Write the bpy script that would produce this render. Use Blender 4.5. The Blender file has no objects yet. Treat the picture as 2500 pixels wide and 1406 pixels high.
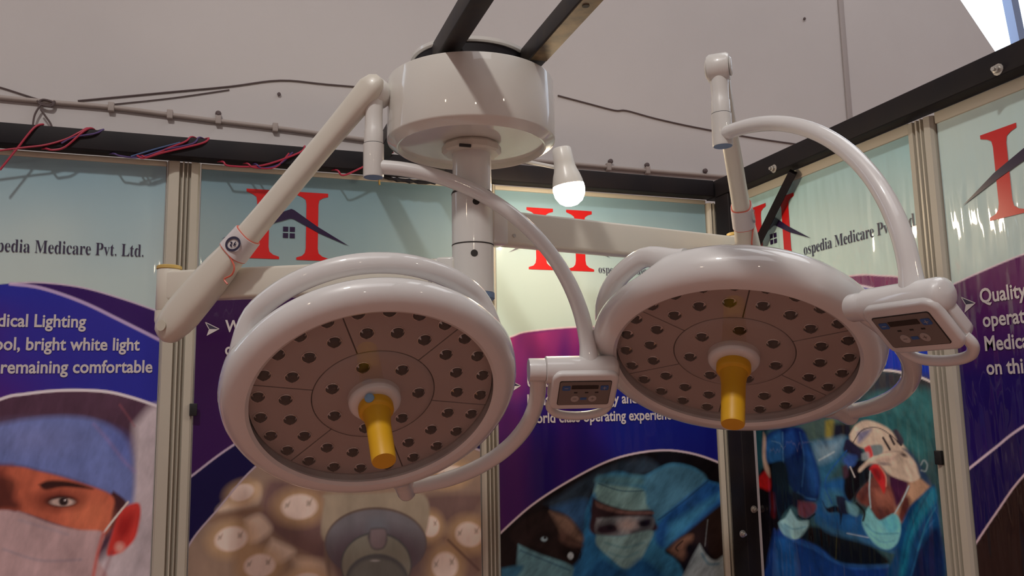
import bpy, bmesh, math
import numpy as np
from mathutils import Vector, Matrix

# ------------------------------------------------------------------ camera
SC = bpy.context.scene
F, YAW, PITCH, ROLL = 2000.0, math.radians(19.4), math.radians(7.933), math.radians(-1.094)
EYE = Vector((0, 0, 1.62))
fw = Vector((math.sin(YAW)*math.cos(PITCH), math.cos(YAW)*math.cos(PITCH), math.sin(PITCH)))
rt0 = Vector((math.cos(YAW), -math.sin(YAW), 0)); up0 = rt0.cross(fw)
rt = rt0*math.cos(ROLL) + up0*math.sin(ROLL)
up = up0*math.cos(ROLL) - rt0*math.sin(ROLL)
cd = bpy.data.cameras.new('camera'); cam = bpy.data.objects.new('camera', cd)
SC.collection.objects.link(cam)
cd.sensor_width = 36; cd.lens = 36*F/2500; cd.clip_start = .02
cam.matrix_world = Matrix(((rt.x, up.x, -fw.x, EYE.x), (rt.y, up.y, -fw.y, EYE.y), (rt.z, up.z, -fw.z, EYE.z), (0, 0, 0, 1)))
SC.camera = cam
SC.view_settings.view_transform = 'Standard'; SC.view_settings.look = 'None'
SC.view_settings.gamma = 1; SC.view_settings.use_curve_mapping = False
SC.view_settings.exposure = -0.78

# ------------------------------------------------------------------ world, daylight, assumed lights, overhead fill
wd = bpy.data.worlds.new('sky'); SC.world = wd; wd.use_nodes = True
bg = wd.node_tree.nodes['Background']; bg.inputs[0].default_value = (.80, .90, 1, 1); bg.inputs[1].default_value = 5.5
def area_light(name, loc, aim, sx, sy, power, col):
    l = bpy.data.lights.new(name, 'AREA'); l.shape = 'RECTANGLE'; l.size = sx; l.size_y = sy
    l.energy = power; l.color = col
    o = bpy.data.objects.new(name, l); SC.collection.objects.link(o); o.location = loc
    o.rotation_euler = (Vector(aim)-Vector(loc)).to_track_quat('-Z', 'Y').to_euler()
    return o
area_light('assumed_floodlight', (-1.45, -.9, 6.0), (.6, 1.9, 2.2), .26, .26, 170, (1, .97, .92))  # unseen source, assumed from the bar's shadow across the drum
area_light('overhead_fill', (3.4, 1.2, 6.4), (3.4, 1.4, 0), 3.0, 2.4, 88, (.95, .98, 1))  # broad soft light standing in for daylight from above
area_light('overhead_fill', (.2, -2.2, 6.4), (.2, -2.2, 0), 3.0, 2.4, 62, (.97, .98, 1))  # added overhead light; its floor bounce fills the lamp undersides
area_light('assumed_glint_lamp', (-2.7, -1.0, 3.1), (.4, 1.8, 1.8), .10, .10, 4, (1, .82, .60))  # added small light for an assumed unseen bulb; gives the enamel highlight dots
area_light('assumed_glint_lamp', (2.6, -2.4, 3.3), (1.0, 1.6, 1.8), .10, .10, 5, (1, .84, .64))  # second added light, assumed bulb out of view on the right
area_light('assumed_glint_lamp', (-.4, -3.2, 3.0), (.6, 1.8, 1.8), .10, .10, 4, (1, .84, .64))  # third added light behind the camera, also for highlight dots

COL = SC.collection
# ------------------------------------------------------------------ measuring helpers
def ray(px, py): return fw + rt*((px-1250)/F) - up*((py-703)/F)
def at_depth(px, py, d): return EYE + ray(px, py)*d
def on_y(px, py, Y): r = ray(px, py); return EYE + r*((Y-EYE.y)/r.y)
def on_x(px, py, X): r = ray(px, py); return EYE + r*((X-EYE.x)/r.x)
def on_z(px, py, Z): r = ray(px, py); return EYE + r*((Z-EYE.z)/r.z)
def z_above(x, y, py):
    lo, hi = .2, 4.5
    for _ in range(50):
        m = (lo+hi)/2; d = Vector((x, y, m))-EYE
        v = 703-F*(d.dot(up))/(d.dot(fw))
        if v > py: lo = m
        else: hi = m
    return (lo+hi)/2
RT, UP, FW = np.array(rt), np.array(up), np.array(fw)
def project_np(P):
    d = P-np.array(EYE); k = d@FW
    return 1250+F*(d@RT)/k, 703-F*(d@UP)/k

# ------------------------------------------------------------------ materials
def mat(name, col, rough=.5, metal=0., coat=0., spec=.5, noise=None, bump=None, emit=None, attr=None):
    m = bpy.data.materials.new(name); m.use_nodes = True
    nt = m.node_tree; b = nt.nodes['Principled BSDF']
    b.inputs['Base Color'].default_value = (*col, 1); b.inputs['Roughness'].default_value = rough
    b.inputs['Metallic'].default_value = metal; b.inputs['Coat Weight'].default_value = coat
    b.inputs['Coat Roughness'].default_value = .035; b.inputs['Specular IOR Level'].default_value = spec
    if emit: b.inputs['Emission Color'].default_value = (*emit[0], 1); b.inputs['Emission Strength'].default_value = emit[1]
    if noise or bump:
        tc = nt.nodes.new('ShaderNodeTexCoord')
    if noise:                                   # (scale, amount, second colour)
        n = nt.nodes.new('ShaderNodeTexNoise'); n.inputs['Scale'].default_value = noise[0]; n.inputs['Detail'].default_value = 6
        nt.links.new(tc.outputs['Object'], n.inputs['Vector'])
        mr = nt.nodes.new('ShaderNodeMapRange'); mr.inputs['From Min'].default_value = .35; mr.inputs['From Max'].default_value = .7
        mr.inputs['To Max'].default_value = noise[1]
        nt.links.new(n.outputs['Fac'], mr.inputs['Value'])
        mx = nt.nodes.new('ShaderNodeMix'); mx.data_type = 'RGBA'
        mx.inputs['A'].default_value = (*col, 1); mx.inputs['B'].default_value = (*noise[2], 1)
        nt.links.new(mr.outputs['Result'], mx.inputs['Factor']); nt.links.new(mx.outputs['Result'], b.inputs['Base Color'])
    if attr:
        a = nt.nodes.new('ShaderNodeAttribute'); a.attribute_name = attr
        nt.links.new(a.outputs['Color'], b.inputs['Base Color'])
    if bump:                                    # (scale vec, strength, distance)
        mp = nt.nodes.new('ShaderNodeMapping'); mp.inputs['Scale'].default_value = bump[0]
        n2 = nt.nodes.new('ShaderNodeTexNoise'); n2.inputs['Scale'].default_value = 1; n2.inputs['Detail'].default_value = bump[3] if len(bump) > 3 else 2
        bp = nt.nodes.new('ShaderNodeBump'); bp.inputs['Strength'].default_value = bump[1]; bp.inputs['Distance'].default_value = bump[2]
        nt.links.new(tc.outputs['Object'], mp.inputs['Vector']); nt.links.new(mp.outputs['Vector'], n2.inputs['Vector'])
        nt.links.new(n2.outputs['Fac'], bp.inputs['Height']); nt.links.new(bp.outputs['Normal'], b.inputs['Normal'])
        if coat: nt.links.new(bp.outputs['Normal'], b.inputs['Coat Normal'])
    return m
M = {}
M['plaster'] = mat('hall_plaster', (.63, .585, .575), .9, noise=(1.1, .6, (.55, .51, .505)), bump=((6, 6, 6), .15, .01, 6))
M['floor'] = mat('hall_floor', (.52, .27, .21), .8, noise=(2, .5, (.44, .22, .17)))
M['enamel'] = mat('white_enamel', (.78, .755, .72), .35, coat=.8)
M['shell'] = mat('white_gloss_shell', (.80, .775, .765), .35, coat=1.)
M['cream'] = mat('cream_enamel', (.74, .69, .60), .35, coat=.2)
M['canister'] = mat('white_canister', (.78, .75, .69), .4, coat=.9)
M['seam'] = mat('dark_seam', (.03, .026, .024), .7)
M['bluecap'] = mat('blue_grey_plastic', (.17, .26, .42), .5)
M['yellowring'] = mat('ochre_ring', (.62, .42, .12), .5)
M['brass'] = mat('brass_stub', (.6, .5, .28), .35, metal=.6)
M['yellow'] = mat('yellow_plastic', (.80, .42, .012), .45, noise=(14, .3, (.66, .36, .02)))
M['lightblue'] = mat('light_blue_button', (.25, .45, .70), .4)
M['face'] = mat('grey_led_plate', (.46, .39, .37), .4)
M['facedark'] = mat('face_gap', (.05, .04, .04), .7)
M['ledglass'] = mat('led_dark_lens', (.010, .007, .007), .12, spec=.35)
M['chrome'] = mat('led_bezel', (.75, .70, .68), .2, metal=.9)
M['blacksteel'] = mat('black_steel', (.010, .008, .011), .6, spec=.25, noise=(9, .5, (.022, .015, .015)))
M['bar'] = mat('dark_painted_bar', (.014, .012, .017), .5, spec=.3, noise=(16, .6, (.06, .042, .022)))
M['rust'] = mat('lit_rusty_steel', (.30, .215, .10), .55, metal=.2, noise=(22, .9, (.05, .035, .02)))
M['bolt'] = mat('zinc_bolt', (.55, .52, .48), .35, metal=.7)
M['alu'] = mat('anodised_upright', (.56, .515, .43), .4, metal=.1)
M['alug'] = mat('upright_groove', (.40, .36, .29), .5)
M['frame'] = mat('panel_frame', (.63, .58, .48), .5)
M['board'] = mat('panel_board', (.6, .58, .55), .7)
M['red'] = mat('red_cable', (.42, .025, .06), .5)
M['purple'] = mat('violet_cable', (.075, .04, .16), .5)
M['bluewire'] = mat('blue_cable', (.04, .08, .20), .5)
M['conduit'] = mat('grey_conduit', (.40, .33, .30), .6)
M['wire'] = mat('dull_wire', (.12, .085, .085), .7)
M['strip'] = mat('trunking', (.43, .38, .37), .7)
M['bulbbody'] = mat('bulb_plastic', (.82, .79, .74), .3)
M['bulb'] = mat('lit_bulb', (1, .9, .7), .5, emit=((1, .80, .55), 175))
M['mullion'] = mat('window_bar', (.25, .32, .50), .5)
M['black'] = mat('black_plastic', (.01, .01, .012), .5)
M['white_print'] = mat('white_print', (.66, .60, .60), .35)
M['lilac_print'] = mat('lilac_print', (.42, .33, .46), .35)
M['redlogo'] = mat('red_print', (.62, .012, .012), .3)
M['navylogo'] = mat('navy_print', (.024, .010, .048), .3)
M['inklogo'] = mat('ink_print', (.045, .035, .075), .35)
M['panelgrey'] = mat('keypad_grey', (.20, .165, .15), .3)
M['screen'] = mat('screen_black', (.012, .006, .005), .15)
M['keyblue'] = mat('key_blue', (.035, .12, .36), .35)
M['keywhite'] = mat('key_white', (.45, .40, .38), .4)
M['sticker'] = mat('sticker_white', (.72, .66, .66), .4)
M['stickred'] = mat('sticker_red', (.72, .16, .11), .4)
M['stickink'] = mat('sticker_ink', (.035, .03, .07), .4)
def vinyl(name, bump, coat): return mat(name, (.5, .5, .5), .3, coat=coat, spec=.22, attr='Col', bump=bump)
M['vinyl_back'] = vinyl('vinyl_print_back', ((9, 9, 2.2), .45, .012), .30)
M['vinyl_right'] = vinyl('vinyl_print_right', ((3, 15, 2.6), .85, .014), 1.)
# clear cover and window pane: thin clear sheet, part mirror by angle
def clear(name, rough, tint, base):
    m = bpy.data.materials.new(name); m.use_nodes = True; nt = m.node_tree; nt.nodes.clear()
    o = nt.nodes.new('ShaderNodeOutputMaterial'); mx = nt.nodes.new('ShaderNodeMixShader'); lw = nt.nodes.new('ShaderNodeLayerWeight'); lw.inputs[0].default_value = .5; pw = nt.nodes.new('ShaderNodeMath'); pw.operation = 'POWER'; pw.inputs[1].default_value = 4.; fr = nt.nodes.new('ShaderNodeMath'); fr.operation = 'MULTIPLY_ADD'; fr.inputs[1].default_value = .9; fr.inputs[2].default_value = base
    nt.links.new(lw.outputs['Facing'], pw.inputs[0]); nt.links.new(pw.outputs[0], fr.inputs[0])
    t = nt.nodes.new('ShaderNodeBsdfTransparent'); g = nt.nodes.new('ShaderNodeBsdfGlossy')
    g.inputs['Roughness'].default_value = rough; t.inputs['Color'].default_value = (*tint, 1)
    nt.links.new(fr.outputs[0], mx.inputs[0]); nt.links.new(t.outputs[0], mx.inputs[1]); nt.links.new(g.outputs[0], mx.inputs[2])
    nt.links.new(mx.outputs[0], o.inputs[0]); return m
M['cover'] = clear('clear_cover', .03, (.93, .91, .90), .09); M['pane'] = clear('window_pane', .02, (.97, .98, 1), .06)

# ------------------------------------------------------------------ object helpers
WM = {}
def link(o, parent=None, world=None):
    COL.objects.link(o); world = world or Matrix.Identity(4)
    if parent is not None:
        o.parent = parent; o.matrix_parent_inverse = WM[parent.name].inverted()
    o.matrix_basis = world; WM[o.name] = world
    return o
def mesh_obj(name, verts, faces, m, parent=None, world=None, smooth=False, mats=None, midx=None):
    me = bpy.data.meshes.new(name); me.from_pydata([tuple(v) for v in verts], [], faces)
    for k in (mats or [m]): me.materials.append(M[k])
    if midx: me.polygons.foreach_set('material_index', midx)
    if smooth: me.polygons.foreach_set('use_smooth', [True]*len(me.polygons))
    me.validate(); me.update()
    if smooth:
        try: me.set_sharp_from_angle(angle=math.radians(38))
        except Exception: pass
    return link(bpy.data.objects.new(name, me), parent, world)
def empty(name, loc, label=None, cat=None, group=None):
    o = bpy.data.objects.new(name, None); o.empty_display_size = .05
    link(o, None, Matrix.Translation(loc)); return tag(o, label, cat, group)
def tag(o, label=None, cat=None, group=None, kind=None):
    if label: o['label'] = label
    if cat: o['category'] = cat
    if group: o['group'] = group
    if kind: o['kind'] = kind
    return o
class G:                                        # geometry collector
    def __init__(s): s.v = []; s.f = []; s.mi = []
    def add(s, v, f, mi=0):
        b = len(s.v); s.v += [Vector(x) for x in v]; s.f += [tuple(i+b for i in q) for q in f]; s.mi += [mi]*len(f); return s
    def box(s, lo, hi, mi=0, mtx=None):
        x0, y0, z0 = lo; x1, y1, z1 = hi
        v = [Vector(p) for p in ((x0,y0,z0),(x1,y0,z0),(x1,y1,z0),(x0,y1,z0),(x0,y0,z1),(x1,y0,z1),(x1,y1,z1),(x0,y1,z1))]
        if mtx: v = [mtx @ p for p in v]
        return s.add(v, [(0,3,2,1),(4,5,6,7),(0,1,5,4),(1,2,6,5),(2,3,7,6),(3,0,4,7)], mi)
    def lathe(s, prof, org=(0,0,0), axis=(0,0,1), n=48, mi=0, close=True):
        a = Vector(axis).normalized(); o = Vector(org); u = a.orthogonal().normalized(); w = a.cross(u)
        v = []; f = []
        for (r, h) in prof:
            for k in range(n):
                t = 2*math.pi*k/n; v.append(o + a*h + (u*math.cos(t)+w*math.sin(t))*r)
        for i in range(len(prof)-1):
            for k in range(n):
                k2 = (k+1) % n; f.append((i*n+k, i*n+k2, (i+1)*n+k2, (i+1)*n+k))
        if close:
            if prof[0][0] > 1e-5: f.append(tuple(range(n))[::-1])
            if prof[-1][0] > 1e-5: f.append(tuple((len(prof)-1)*n+k for k in range(n)))
        return s.add(v, f, mi)
    def tube(s, path, rad, n=14, mi=0, sec=None, ref=None):
        P = [Vector(p) for p in path]; m = len(P)
        R = rad if isinstance(rad, (list, tuple)) else [rad]*m
        v = []; f = []; u = None
        for i in range(m):
            t = (P[min(i+1, m-1)]-P[max(i-1, 0)]).normalized()
            if u is None:
                u = (Vector(ref) if ref else t.orthogonal()); 
            u = (u-t*u.dot(t)).normalized(); w = t.cross(u)
            for k in range(n):
                a = 2*math.pi*k/n; cx, cy = math.cos(a), math.sin(a)
                if sec:                          # super-ellipse half sizes as multiples of R
                    e = sec[2]; cx = math.copysign(abs(cx)**e, cx)*sec[0]; cy = math.copysign(abs(cy)**e, cy)*sec[1]
                v.append(P[i]+(u*cx+w*cy)*R[i])
        for i in range(m-1):
            for k in range(n):
                k2 = (k+1) % n; f.append((i*n+k, i*n+k2, (i+1)*n+k2, (i+1)*n+k))
        f.append(tuple(range(n))[::-1]); f.append(tuple((m-1)*n+k for k in range(n)))
        return s.add(v, f, mi)
    def prism(s, pts2, o, u, v, nrm, th, mi=0):  # closed outline extruded along nrm
        o, u, v, nrm = map(Vector, (o, u, v, nrm)); n = len(pts2)
        a = [o+u*p[0]+v*p[1] for p in pts2]; b = [p+nrm*th for p in a]
        f = [tuple(range(n))[::-1], tuple(n+k for k in range(n))]+[(k, (k+1) % n, n+(k+1) % n, n+k) for k in range(n)]
        return s.add(a+b, f, mi)
    def obj(s, name, m, parent=None, world=None, smooth=False, bevel=0):
        ms = m if isinstance(m, (list, tuple)) else [m]
        o = mesh_obj(name, s.v, s.f, None, parent, world, False, ms, s.mi)
        me = o.data
        if bevel:
            bm = bmesh.new(); bm.from_mesh(me)
            ed = [e for e in bm.edges if len(e.link_faces) == 2 and e.calc_face_angle(0) > .5]
            bmesh.ops.bevel(bm, geom=ed, offset=bevel, segments=3, profile=.5, affect='EDGES', clamp_overlap=True)
            bm.to_mesh(me); bm.free()
        if smooth or bevel:
            me.polygons.foreach_set('use_smooth', [True]*len(me.polygons))
            me.set_sharp_from_angle(angle=math.radians(40))
        return o
def smooth_path(pts, n=8):
    P = [Vector(p) for p in pts]; out = []
    for i in range(len(P)-1):
        a, b, c, d = P[max(i-1, 0)], P[i], P[i+1], P[min(i+2, len(P)-1)]
        for k in range(n):
            t = k/n; out.append(.5*((2*b)+(c-a)*t+(2*a-5*b+4*c-d)*t*t+(3*b-a-3*c+d)*t**3))
    return out+[P[-1]]
def rrect(x0, x1, y0, y1, r, n=5):
    o = []
    for cx, cy, a0 in ((x1-r, y1-r, 0), (x0+r, y1-r, 90), (x0+r, y0+r, 180), (x1-r, y0+r, 270)):
        for k in range(n+1):
            a = math.radians(a0+90*k/n); o.append((cx+r*math.cos(a), cy+r*math.sin(a)))
    return o

# ------------------------------------------------------------------ the hall
YH = 3.45; XL, XW, YF, ZC = -4.6, 6.6, -5.5, 6.6
tag(G().box((XL-.2, YF-.2, -.12), (XW+.2, YH+.2, 0)).obj('floor', 'floor'), kind='structure')
tag(G().box((XL-.2, YF-.2, ZC), (XW+.2, YH+.2, ZC+.15)).obj('ceiling', 'plaster'), kind='structure')
tag(G().box((XL-.2, YF-.2, 0), (XL, YH+.2, ZC)).obj('wall_left', 'plaster'), kind='structure')
tag(G().box((XW, YF-.2, 0), (XW+.2, YH+.2, ZC)).obj('wall_right', 'plaster'), kind='structure')
tag(G().box((XL, YF-.2, 0), (XW, YF, ZC)).obj('wall_front', 'plaster'), kind='structure')
c0 = on_y(2437, 137, YH); c1 = on_y(2345, 0, YH)                # foot and a point of the sloped window jamb
sl = (c1.x-c0.x)/(c1.z-c0.z); ztop = c0.z+1.55; xt = c0.x+sl*(ztop-c0.z)
WX0, WX1, WZ0, WZ1 = -2.75, -1.95, 2.3, 4.6                     # assumed tall window, unseen at left, added for the drum's highlight strip
wb = G().prism([(WX1, 0), (XW, 0), (XW, c0.z-.02), (c0.x+.12, c0.z-.02), (c0.x, c0.z), (xt, ztop), (XW, ztop), (XW, ZC), (WX1, ZC)],
               (0, YH, 0), (1, 0, 0), (0, 0, 1), (0, 1, 0), .18)
wb.box((XL, YH, 0), (WX0, YH+.18, ZC)); wb.box((WX0, YH, 0), (WX1, YH+.18, WZ0)); wb.box((WX0, YH, WZ1), (WX1, YH+.18, ZC))
tag(wb.obj('wall_back', 'plaster'), kind='structure')
w2 = tag(G().box((WX0, YH+.09, WZ0), (WX1, YH+.096, WZ1)).obj('assumed_window', 'pane'), kind='structure')  # pane of the assumed window, out of view
G().box((WX0, YH+.07, 3.42), (WX1, YH+.11, 3.46)).obj('mullion', 'mullion', w2)
w1 = tag(G().prism([(c0.x, c0.z), (XW, c0.z), (XW, ztop), (xt, ztop)], (0, YH+.09, 0), (1, 0, 0), (0, 0, 1), (0, 1, 0), .006).obj('window_1', 'pane'), kind='structure')
ma, mb_ = on_y(2490, 120, YH+.04), on_y(2466, 0, YH+.04)
md = (mb_-ma).normalized()
G().tube([ma-md*.15, ma+md*1.5], .035, n=4, sec=(1.2, 1.2, 1)).obj('mullion', 'mullion', w1)
G().tube([ma-md*.15+Vector((1.0, 0, 0)), ma+md*1.5+Vector((1.0, 0, 0))], .035, n=4, sec=(1.2, 1.2, 1)).obj('mullion', 'mullion', w1)

# ------------------------------------------------------------------ steel frame of the booth
YB, XR = 2.76, 1.8705
def bolt(parent, p, axis, r=.012):
    p = Vector(p); a = Vector(axis)
    G().lathe([(r*1.5, 0), (r*1.5, .002), (r*.95, .003), (r*.95, .012), (r*.55, .013), (r*.55, .02), (0, .02)], p, a, 12).obj('bolt', 'bolt', parent, smooth=True)
beam = empty('steel_beam', (-.5, YB-.03, 2.405), 'long black steel beam with wrapped cables above the back banners', 'beam')
G().box((-1.6, YB-.065, 2.405), (1.80, YB-.005, 2.47)).obj('tube', 'blacksteel', beam, bevel=.004)
for x in (.62, 1.08):
    pass
lump = smooth_path([on_y(px, py, YB-.05) for px, py in ((928, 428), (960, 437), (1000, 442), (1040, 446), (1075, 443))], 4)
G().tube(lump, [.004+.004*abs(math.sin(i*1.7))+.002*math.sin(i*4.1) for i in range(len(lump))], 8, sec=(1.3, .8, 1)).obj('tape_wrap', 'blacksteel', beam)
for px in (926, 1074):
    p = on_y(px, 436, YB-.055); G().tube([p+Vector((0, 0, .03)), p, p+Vector((0, 0, -.018)), p+Vector((.002, 0, -.022))], .0035, 8).obj('hook', 'yellowring', beam)
beam2 = empty('steel_beam', (XR-.03, 1.5, 2.405), 'black steel beam with zinc bolts running above the right hand banners', 'beam')
G().box((XR-.062, -.6, 2.405), (XR, 2.77, 2.472)).obj('tube', 'blacksteel', beam2, bevel=.004)
for px, py in ((1890, 412), (2437, 170)):
    bolt(beam2, on_x(px, py, XR-.062), (-1, 0, 0), .010)
post = empty('corner_post', (1.83, 2.68, 0), 'black steel post with zinc bolts in the booth corner', 'post')
G().box((1.812, 2.625, 0), (1.868, 2.715, 2.404)).obj('tube', 'blacksteel', post, bevel=.004)
for px, py in ((1840, 1243), (1813, 1303)):
    bolt(post, on_y(px, py, 2.625), (0, -1, 0), .009)
br = empty('diagonal_brace', (1.83, 2.5, 2.0), 'slanting black brace between the corner post and right beam', 'brace')
b0, b1 = on_x(1930, 432, XR-.035), on_x(1846, 600, XR-.035)
bd = (b1-b0).normalized()
G().tube([b0-bd*.02, b1+bd*.16], .017, n=4, sec=(1.1, 1.1, 1), ref=(1, 0, 0)).obj('bar', 'blacksteel', br)
for (x0, x1), lab, side in (((.442, .488), 'dark steel bar over the canister, the one further left', 0), ((.652, .697), 'dark steel bar with a rusty drilled underside, right of its twin', 1)):
    t = empty('ceiling_bar', ((x0+x1)/2, 1.5, 2.413), lab, 'bar')
    G().box((x0, -1.2, 2.413), (x1, 2.694, 2.461)).obj('tube', 'bar', t, bevel=.003)
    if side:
        G().box((x0+.003, -1.2, 2.4116), (x1-.002, 1.70, 2.4135)).obj('lit_rusty_underside', 'rust', t)  # rust plate, its ochre lightened to carry the warm light on this face
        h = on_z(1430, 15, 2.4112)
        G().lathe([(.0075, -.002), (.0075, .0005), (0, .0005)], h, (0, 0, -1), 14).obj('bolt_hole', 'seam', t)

# ------------------------------------------------------------------ uprights of the partition
def upright(name, a, b, zt, grooves, label, wall):
    """a..b along the wall, standing on the floor"""
    if wall == 'B': o = Vector((a, YB, 0)); u = Vector((1, 0, 0)); n = Vector((0, -1, 0))
    else: o = Vector((XR, a, 0)); u = Vector((0, -1, 0)); n = Vector((-1, 0, 0))
    w = abs(b-a); t = empty(name, o+u*w/2, label, 'upright', 'aluminium uprights between the banners')
    out = [(0, -.012), (0, .012), (.006, .020)]
    gs = [w*g for g in grooves]
    for g in gs: out += [(g-.005, .024), (g-.004, .008), (g+.004, .008), (g+.005, .024)]
    out += [(w-.006, .020), (w, .012), (w, -.012)]
    G().prism(out, o, u, n, (0, 0, 1), zt).obj('profile', 'alu', t)
    for g in gs:
        G().box((-.0042, .0081, .0), (.0042, .0095, zt-.002), 0, Matrix.Translation(o+u*g) @ Matrix((( u.x, n.x, 0, 0), (u.y, n.y, 0, 0), (0, 0, 1, 0), (0, 0, 0, 1)))).obj('groove', 'alug', t)
    return t, o, u, n
uA = upright('upright', -.188, -.090, 2.402, (.42, .56, .68), 'widest grooved aluminium upright, behind the left lamp elbow', 'B')
uB = upright('upright', .846, .908, 2.402, (.3, .52, .74), 'grooved aluminium upright below the right edge of the left lamp', 'B')
uC = upright('upright', 1.796, 1.846, 2.39, (.35, .66), 'narrow aluminium upright next to the black corner post', 'B')
uD = upright('upright', 1.783, 1.694, 2.395, (.34, .52, .68), 'grooved aluminium upright on the right wall behind the right control box', 'R')
def clip(px, py, up_):
    t, o, u, n = up_
    p = on_y(px, py, YB-.026) if abs(n.y) > .5 else on_x(px, py, XR-.026)
    mtx = Matrix(((u.x, n.x, 0, p.x), (u.y, n.y, 0, p.y), (0, 0, 1, p.z), (0, 0, 0, 1)))
    G().box((-.011, -.008, -.019), (.011, .004, .019), 0, mtx).obj('black_clip', 'black', t, bevel=.002)
clip(472, 1000, uA); clip(2291, 1117, uD)

# ------------------------------------------------------------------ banners: painting of the prints
def lin(c):
    c = np.array(c, float)/255; return np.where(c <= .04045, c/12.92, ((c+.055)/1.055)**2.4)
class Paint:
    """flat print, colours laid shape by shape over the sheet"""
    def __init__(s, X, Y, gain): s.X = X; s.Y = Y; s.c = np.zeros((X.size, 3)); s.g = gain; s.k = (1., 0., 0.)
    def frame(s, sc=1., ox=0., oy=0.): s.k = (sc, ox, oy); return s
    def T(s, pts): return np.array([(p[0]/s.k[0]+s.k[1], p[1]/s.k[0]+s.k[2]) for p in pts], float)
    def lay(s, mask, col, idx=None):
        col = lin(col)*s.g
        if idx is None: s.c += (col-s.c)*mask[:, None]
        else: s.c[idx] += (col-s.c[idx])*mask[:, None]
    def _sd(s, P, idx, closed):
        x = s.X[idx]; y = s.Y[idx]; d = np.full(x.size, 1e9); ins = np.zeros(x.size, bool); n = len(P)
        for i in range(n if closed else n-1):
            x0, y0 = P[i]; x1, y1 = P[(i+1) % n]; ex, ey = x1-x0, y1-y0; L = ex*ex+ey*ey+1e-9
            t = np.clip(((x-x0)*ex+(y-y0)*ey)/L, 0, 1)
            d = np.minimum(d, np.hypot(x-x0-t*ex, y-y0-t*ey))
            if closed and y0 != y1:
                ins ^= ((y0 > y) != (y1 > y)) & (x < ex*(y-y0)/(ey)+x0)
        return d, ins
    def near(s, P, m): return np.nonzero((s.X > P[:,0].min()-m) & (s.X < P[:,0].max()+m) & (s.Y > P[:,1].min()-m) & (s.Y < P[:,1].max()+m))[0]
    def poly(s, pts, col, soft=3., a=1., curve=True):
        P = s.T(pts)
        if curve: P = cat2(np.vstack([P, P[:1]]))[:-1]
        idx = s.near(P, soft+1)
        if not idx.size: return
        d, ins = s._sd(P, idx, True); sd = np.where(ins, -d, d)
        s.lay(a*np.clip(.5-sd/(2*soft), 0, 1), col, idx)
    def line(s, pts, w, col, soft=1.5, a=1., curve=True):
        P = s.T(pts)
        if curve and len(P) > 2: P = cat2(P)
        idx = s.near(P, w+soft+1)
        if not idx.size: return
        d, _ = s._sd(P, idx, False); s.lay(a*np.clip(.5-(d-w/2)/(2*soft), 0, 1), col, idx)
    def ell(s, cx, cy, rx, ry, col, soft=.15, a=1., rot=0.):
        (cx, cy), = s.T([(cx, cy)]); rx /= s.k[0]; ry /= s.k[0]
        c, q = math.cos(math.radians(rot)), math.sin(math.radians(rot))
        x = s.X-cx; y = s.Y-cy; r = np.hypot((x*c+y*q)/rx, (-x*q+y*c)/ry)
        s.lay(a*np.clip((1+soft-r)/(2*soft), 0, 1), col)
    def above(s, pts, col, soft=1.5, below=True, curve=True):
        """fill everything under (or over) a curve given left to right"""
        P = s.T(pts); P = cat2(P) if curve else P
        yy = np.interp(s.X, P[:,0], P[:,1]); d = (s.Y-yy) if below else (yy-s.Y)
        s.lay(np.clip(.5+d/(2*soft), 0, 1), col)
def fbm(X, Y, scale, seed=0, octs=4, sx=1., sy=1.):
    o = np.zeros(X.size); amp = 1.; tot = 0.
    for k in range(octs):
        L = np.random.RandomState(seed*17+k).rand(64, 64); x = X*sx/scale; y = Y*sy/scale
        xi = np.floor(x).astype(int); yi = np.floor(y).astype(int); fx = x-xi; fy = y-yi; fx = fx*fx*(3-2*fx); fy = fy*fy*(3-2*fy)
        g = lambda i, j: L[(xi+i) % 64, (yi+j) % 64]
        o += amp*((g(0,0)*(1-fx)+g(1,0)*fx)*(1-fy)+(g(0,1)*(1-fx)+g(1,1)*fx)*fy); tot += amp; amp *= .6; scale /= 2.1
    return o/tot-.5
def grain(p, curve, amp, scale, seed, ang=0., tone=1.):
    """cloth-like unevenness of the printed photograph below a curve"""
    P = cat2(np.array(curve, float)); yy = np.interp(p.X, P[:,0], P[:,1]); m = np.clip((p.Y-yy)/6, 0, 1)
    c, q = math.cos(ang), math.sin(ang)
    n = fbm(p.X*c+p.Y*q, p.Y*c-p.X*q, scale, seed, 4, 1., .4)+.5*fbm(p.X, p.Y, scale*2.5, seed+9, 3)
    p.c *= (np.clip(1+amp*n*2*m, .15, 2.2)*(1+(tone-1)*m))[:, None]
def cat2(P, n=8):
    out = []
    for i in range(len(P)-1):
        a, b, c, d = P[max(i-1, 0)], P[i], P[i+1], P[min(i+2, len(P)-1)]
        for k in range(n):
            t = k/n; out.append(.5*((2*b)+(c-a)*t+(2*a-5*b+4*c-d)*t*t+(3*b-a-3*c+d)*t**3))
    return np.array(out+[P[-1]])
def cloud(X, Y, seed=0):
    r = np.random.RandomState(seed); o = np.zeros(X.size)
    for k in range(9):
        fx, fy = r.uniform(-1, 1, 2)*(.006+.0025*k); o += np.sin(X*fx+Y*fy+r.uniform(0, 6))/(1+.4*k)
    return np.clip(.5+o*.22, 0, 1)
def sky(p, seed, top=(104, 142, 160), mid=(146, 168, 172), lit=(184, 192, 184)):
    p.c[:] = lin(mid)*p.g
    t = np.clip((p.Y-p.Y.min())/330, 0, 1)
    p.lay((1-t)*.75, top); p.lay(cloud(p.X, p.Y, seed)*.55*np.clip(t*1.6, .1, 1), lit)
    p.lay((1-cloud(p.Y, p.X, seed+3))*.35*(1-t), (84, 118, 146))

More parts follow.
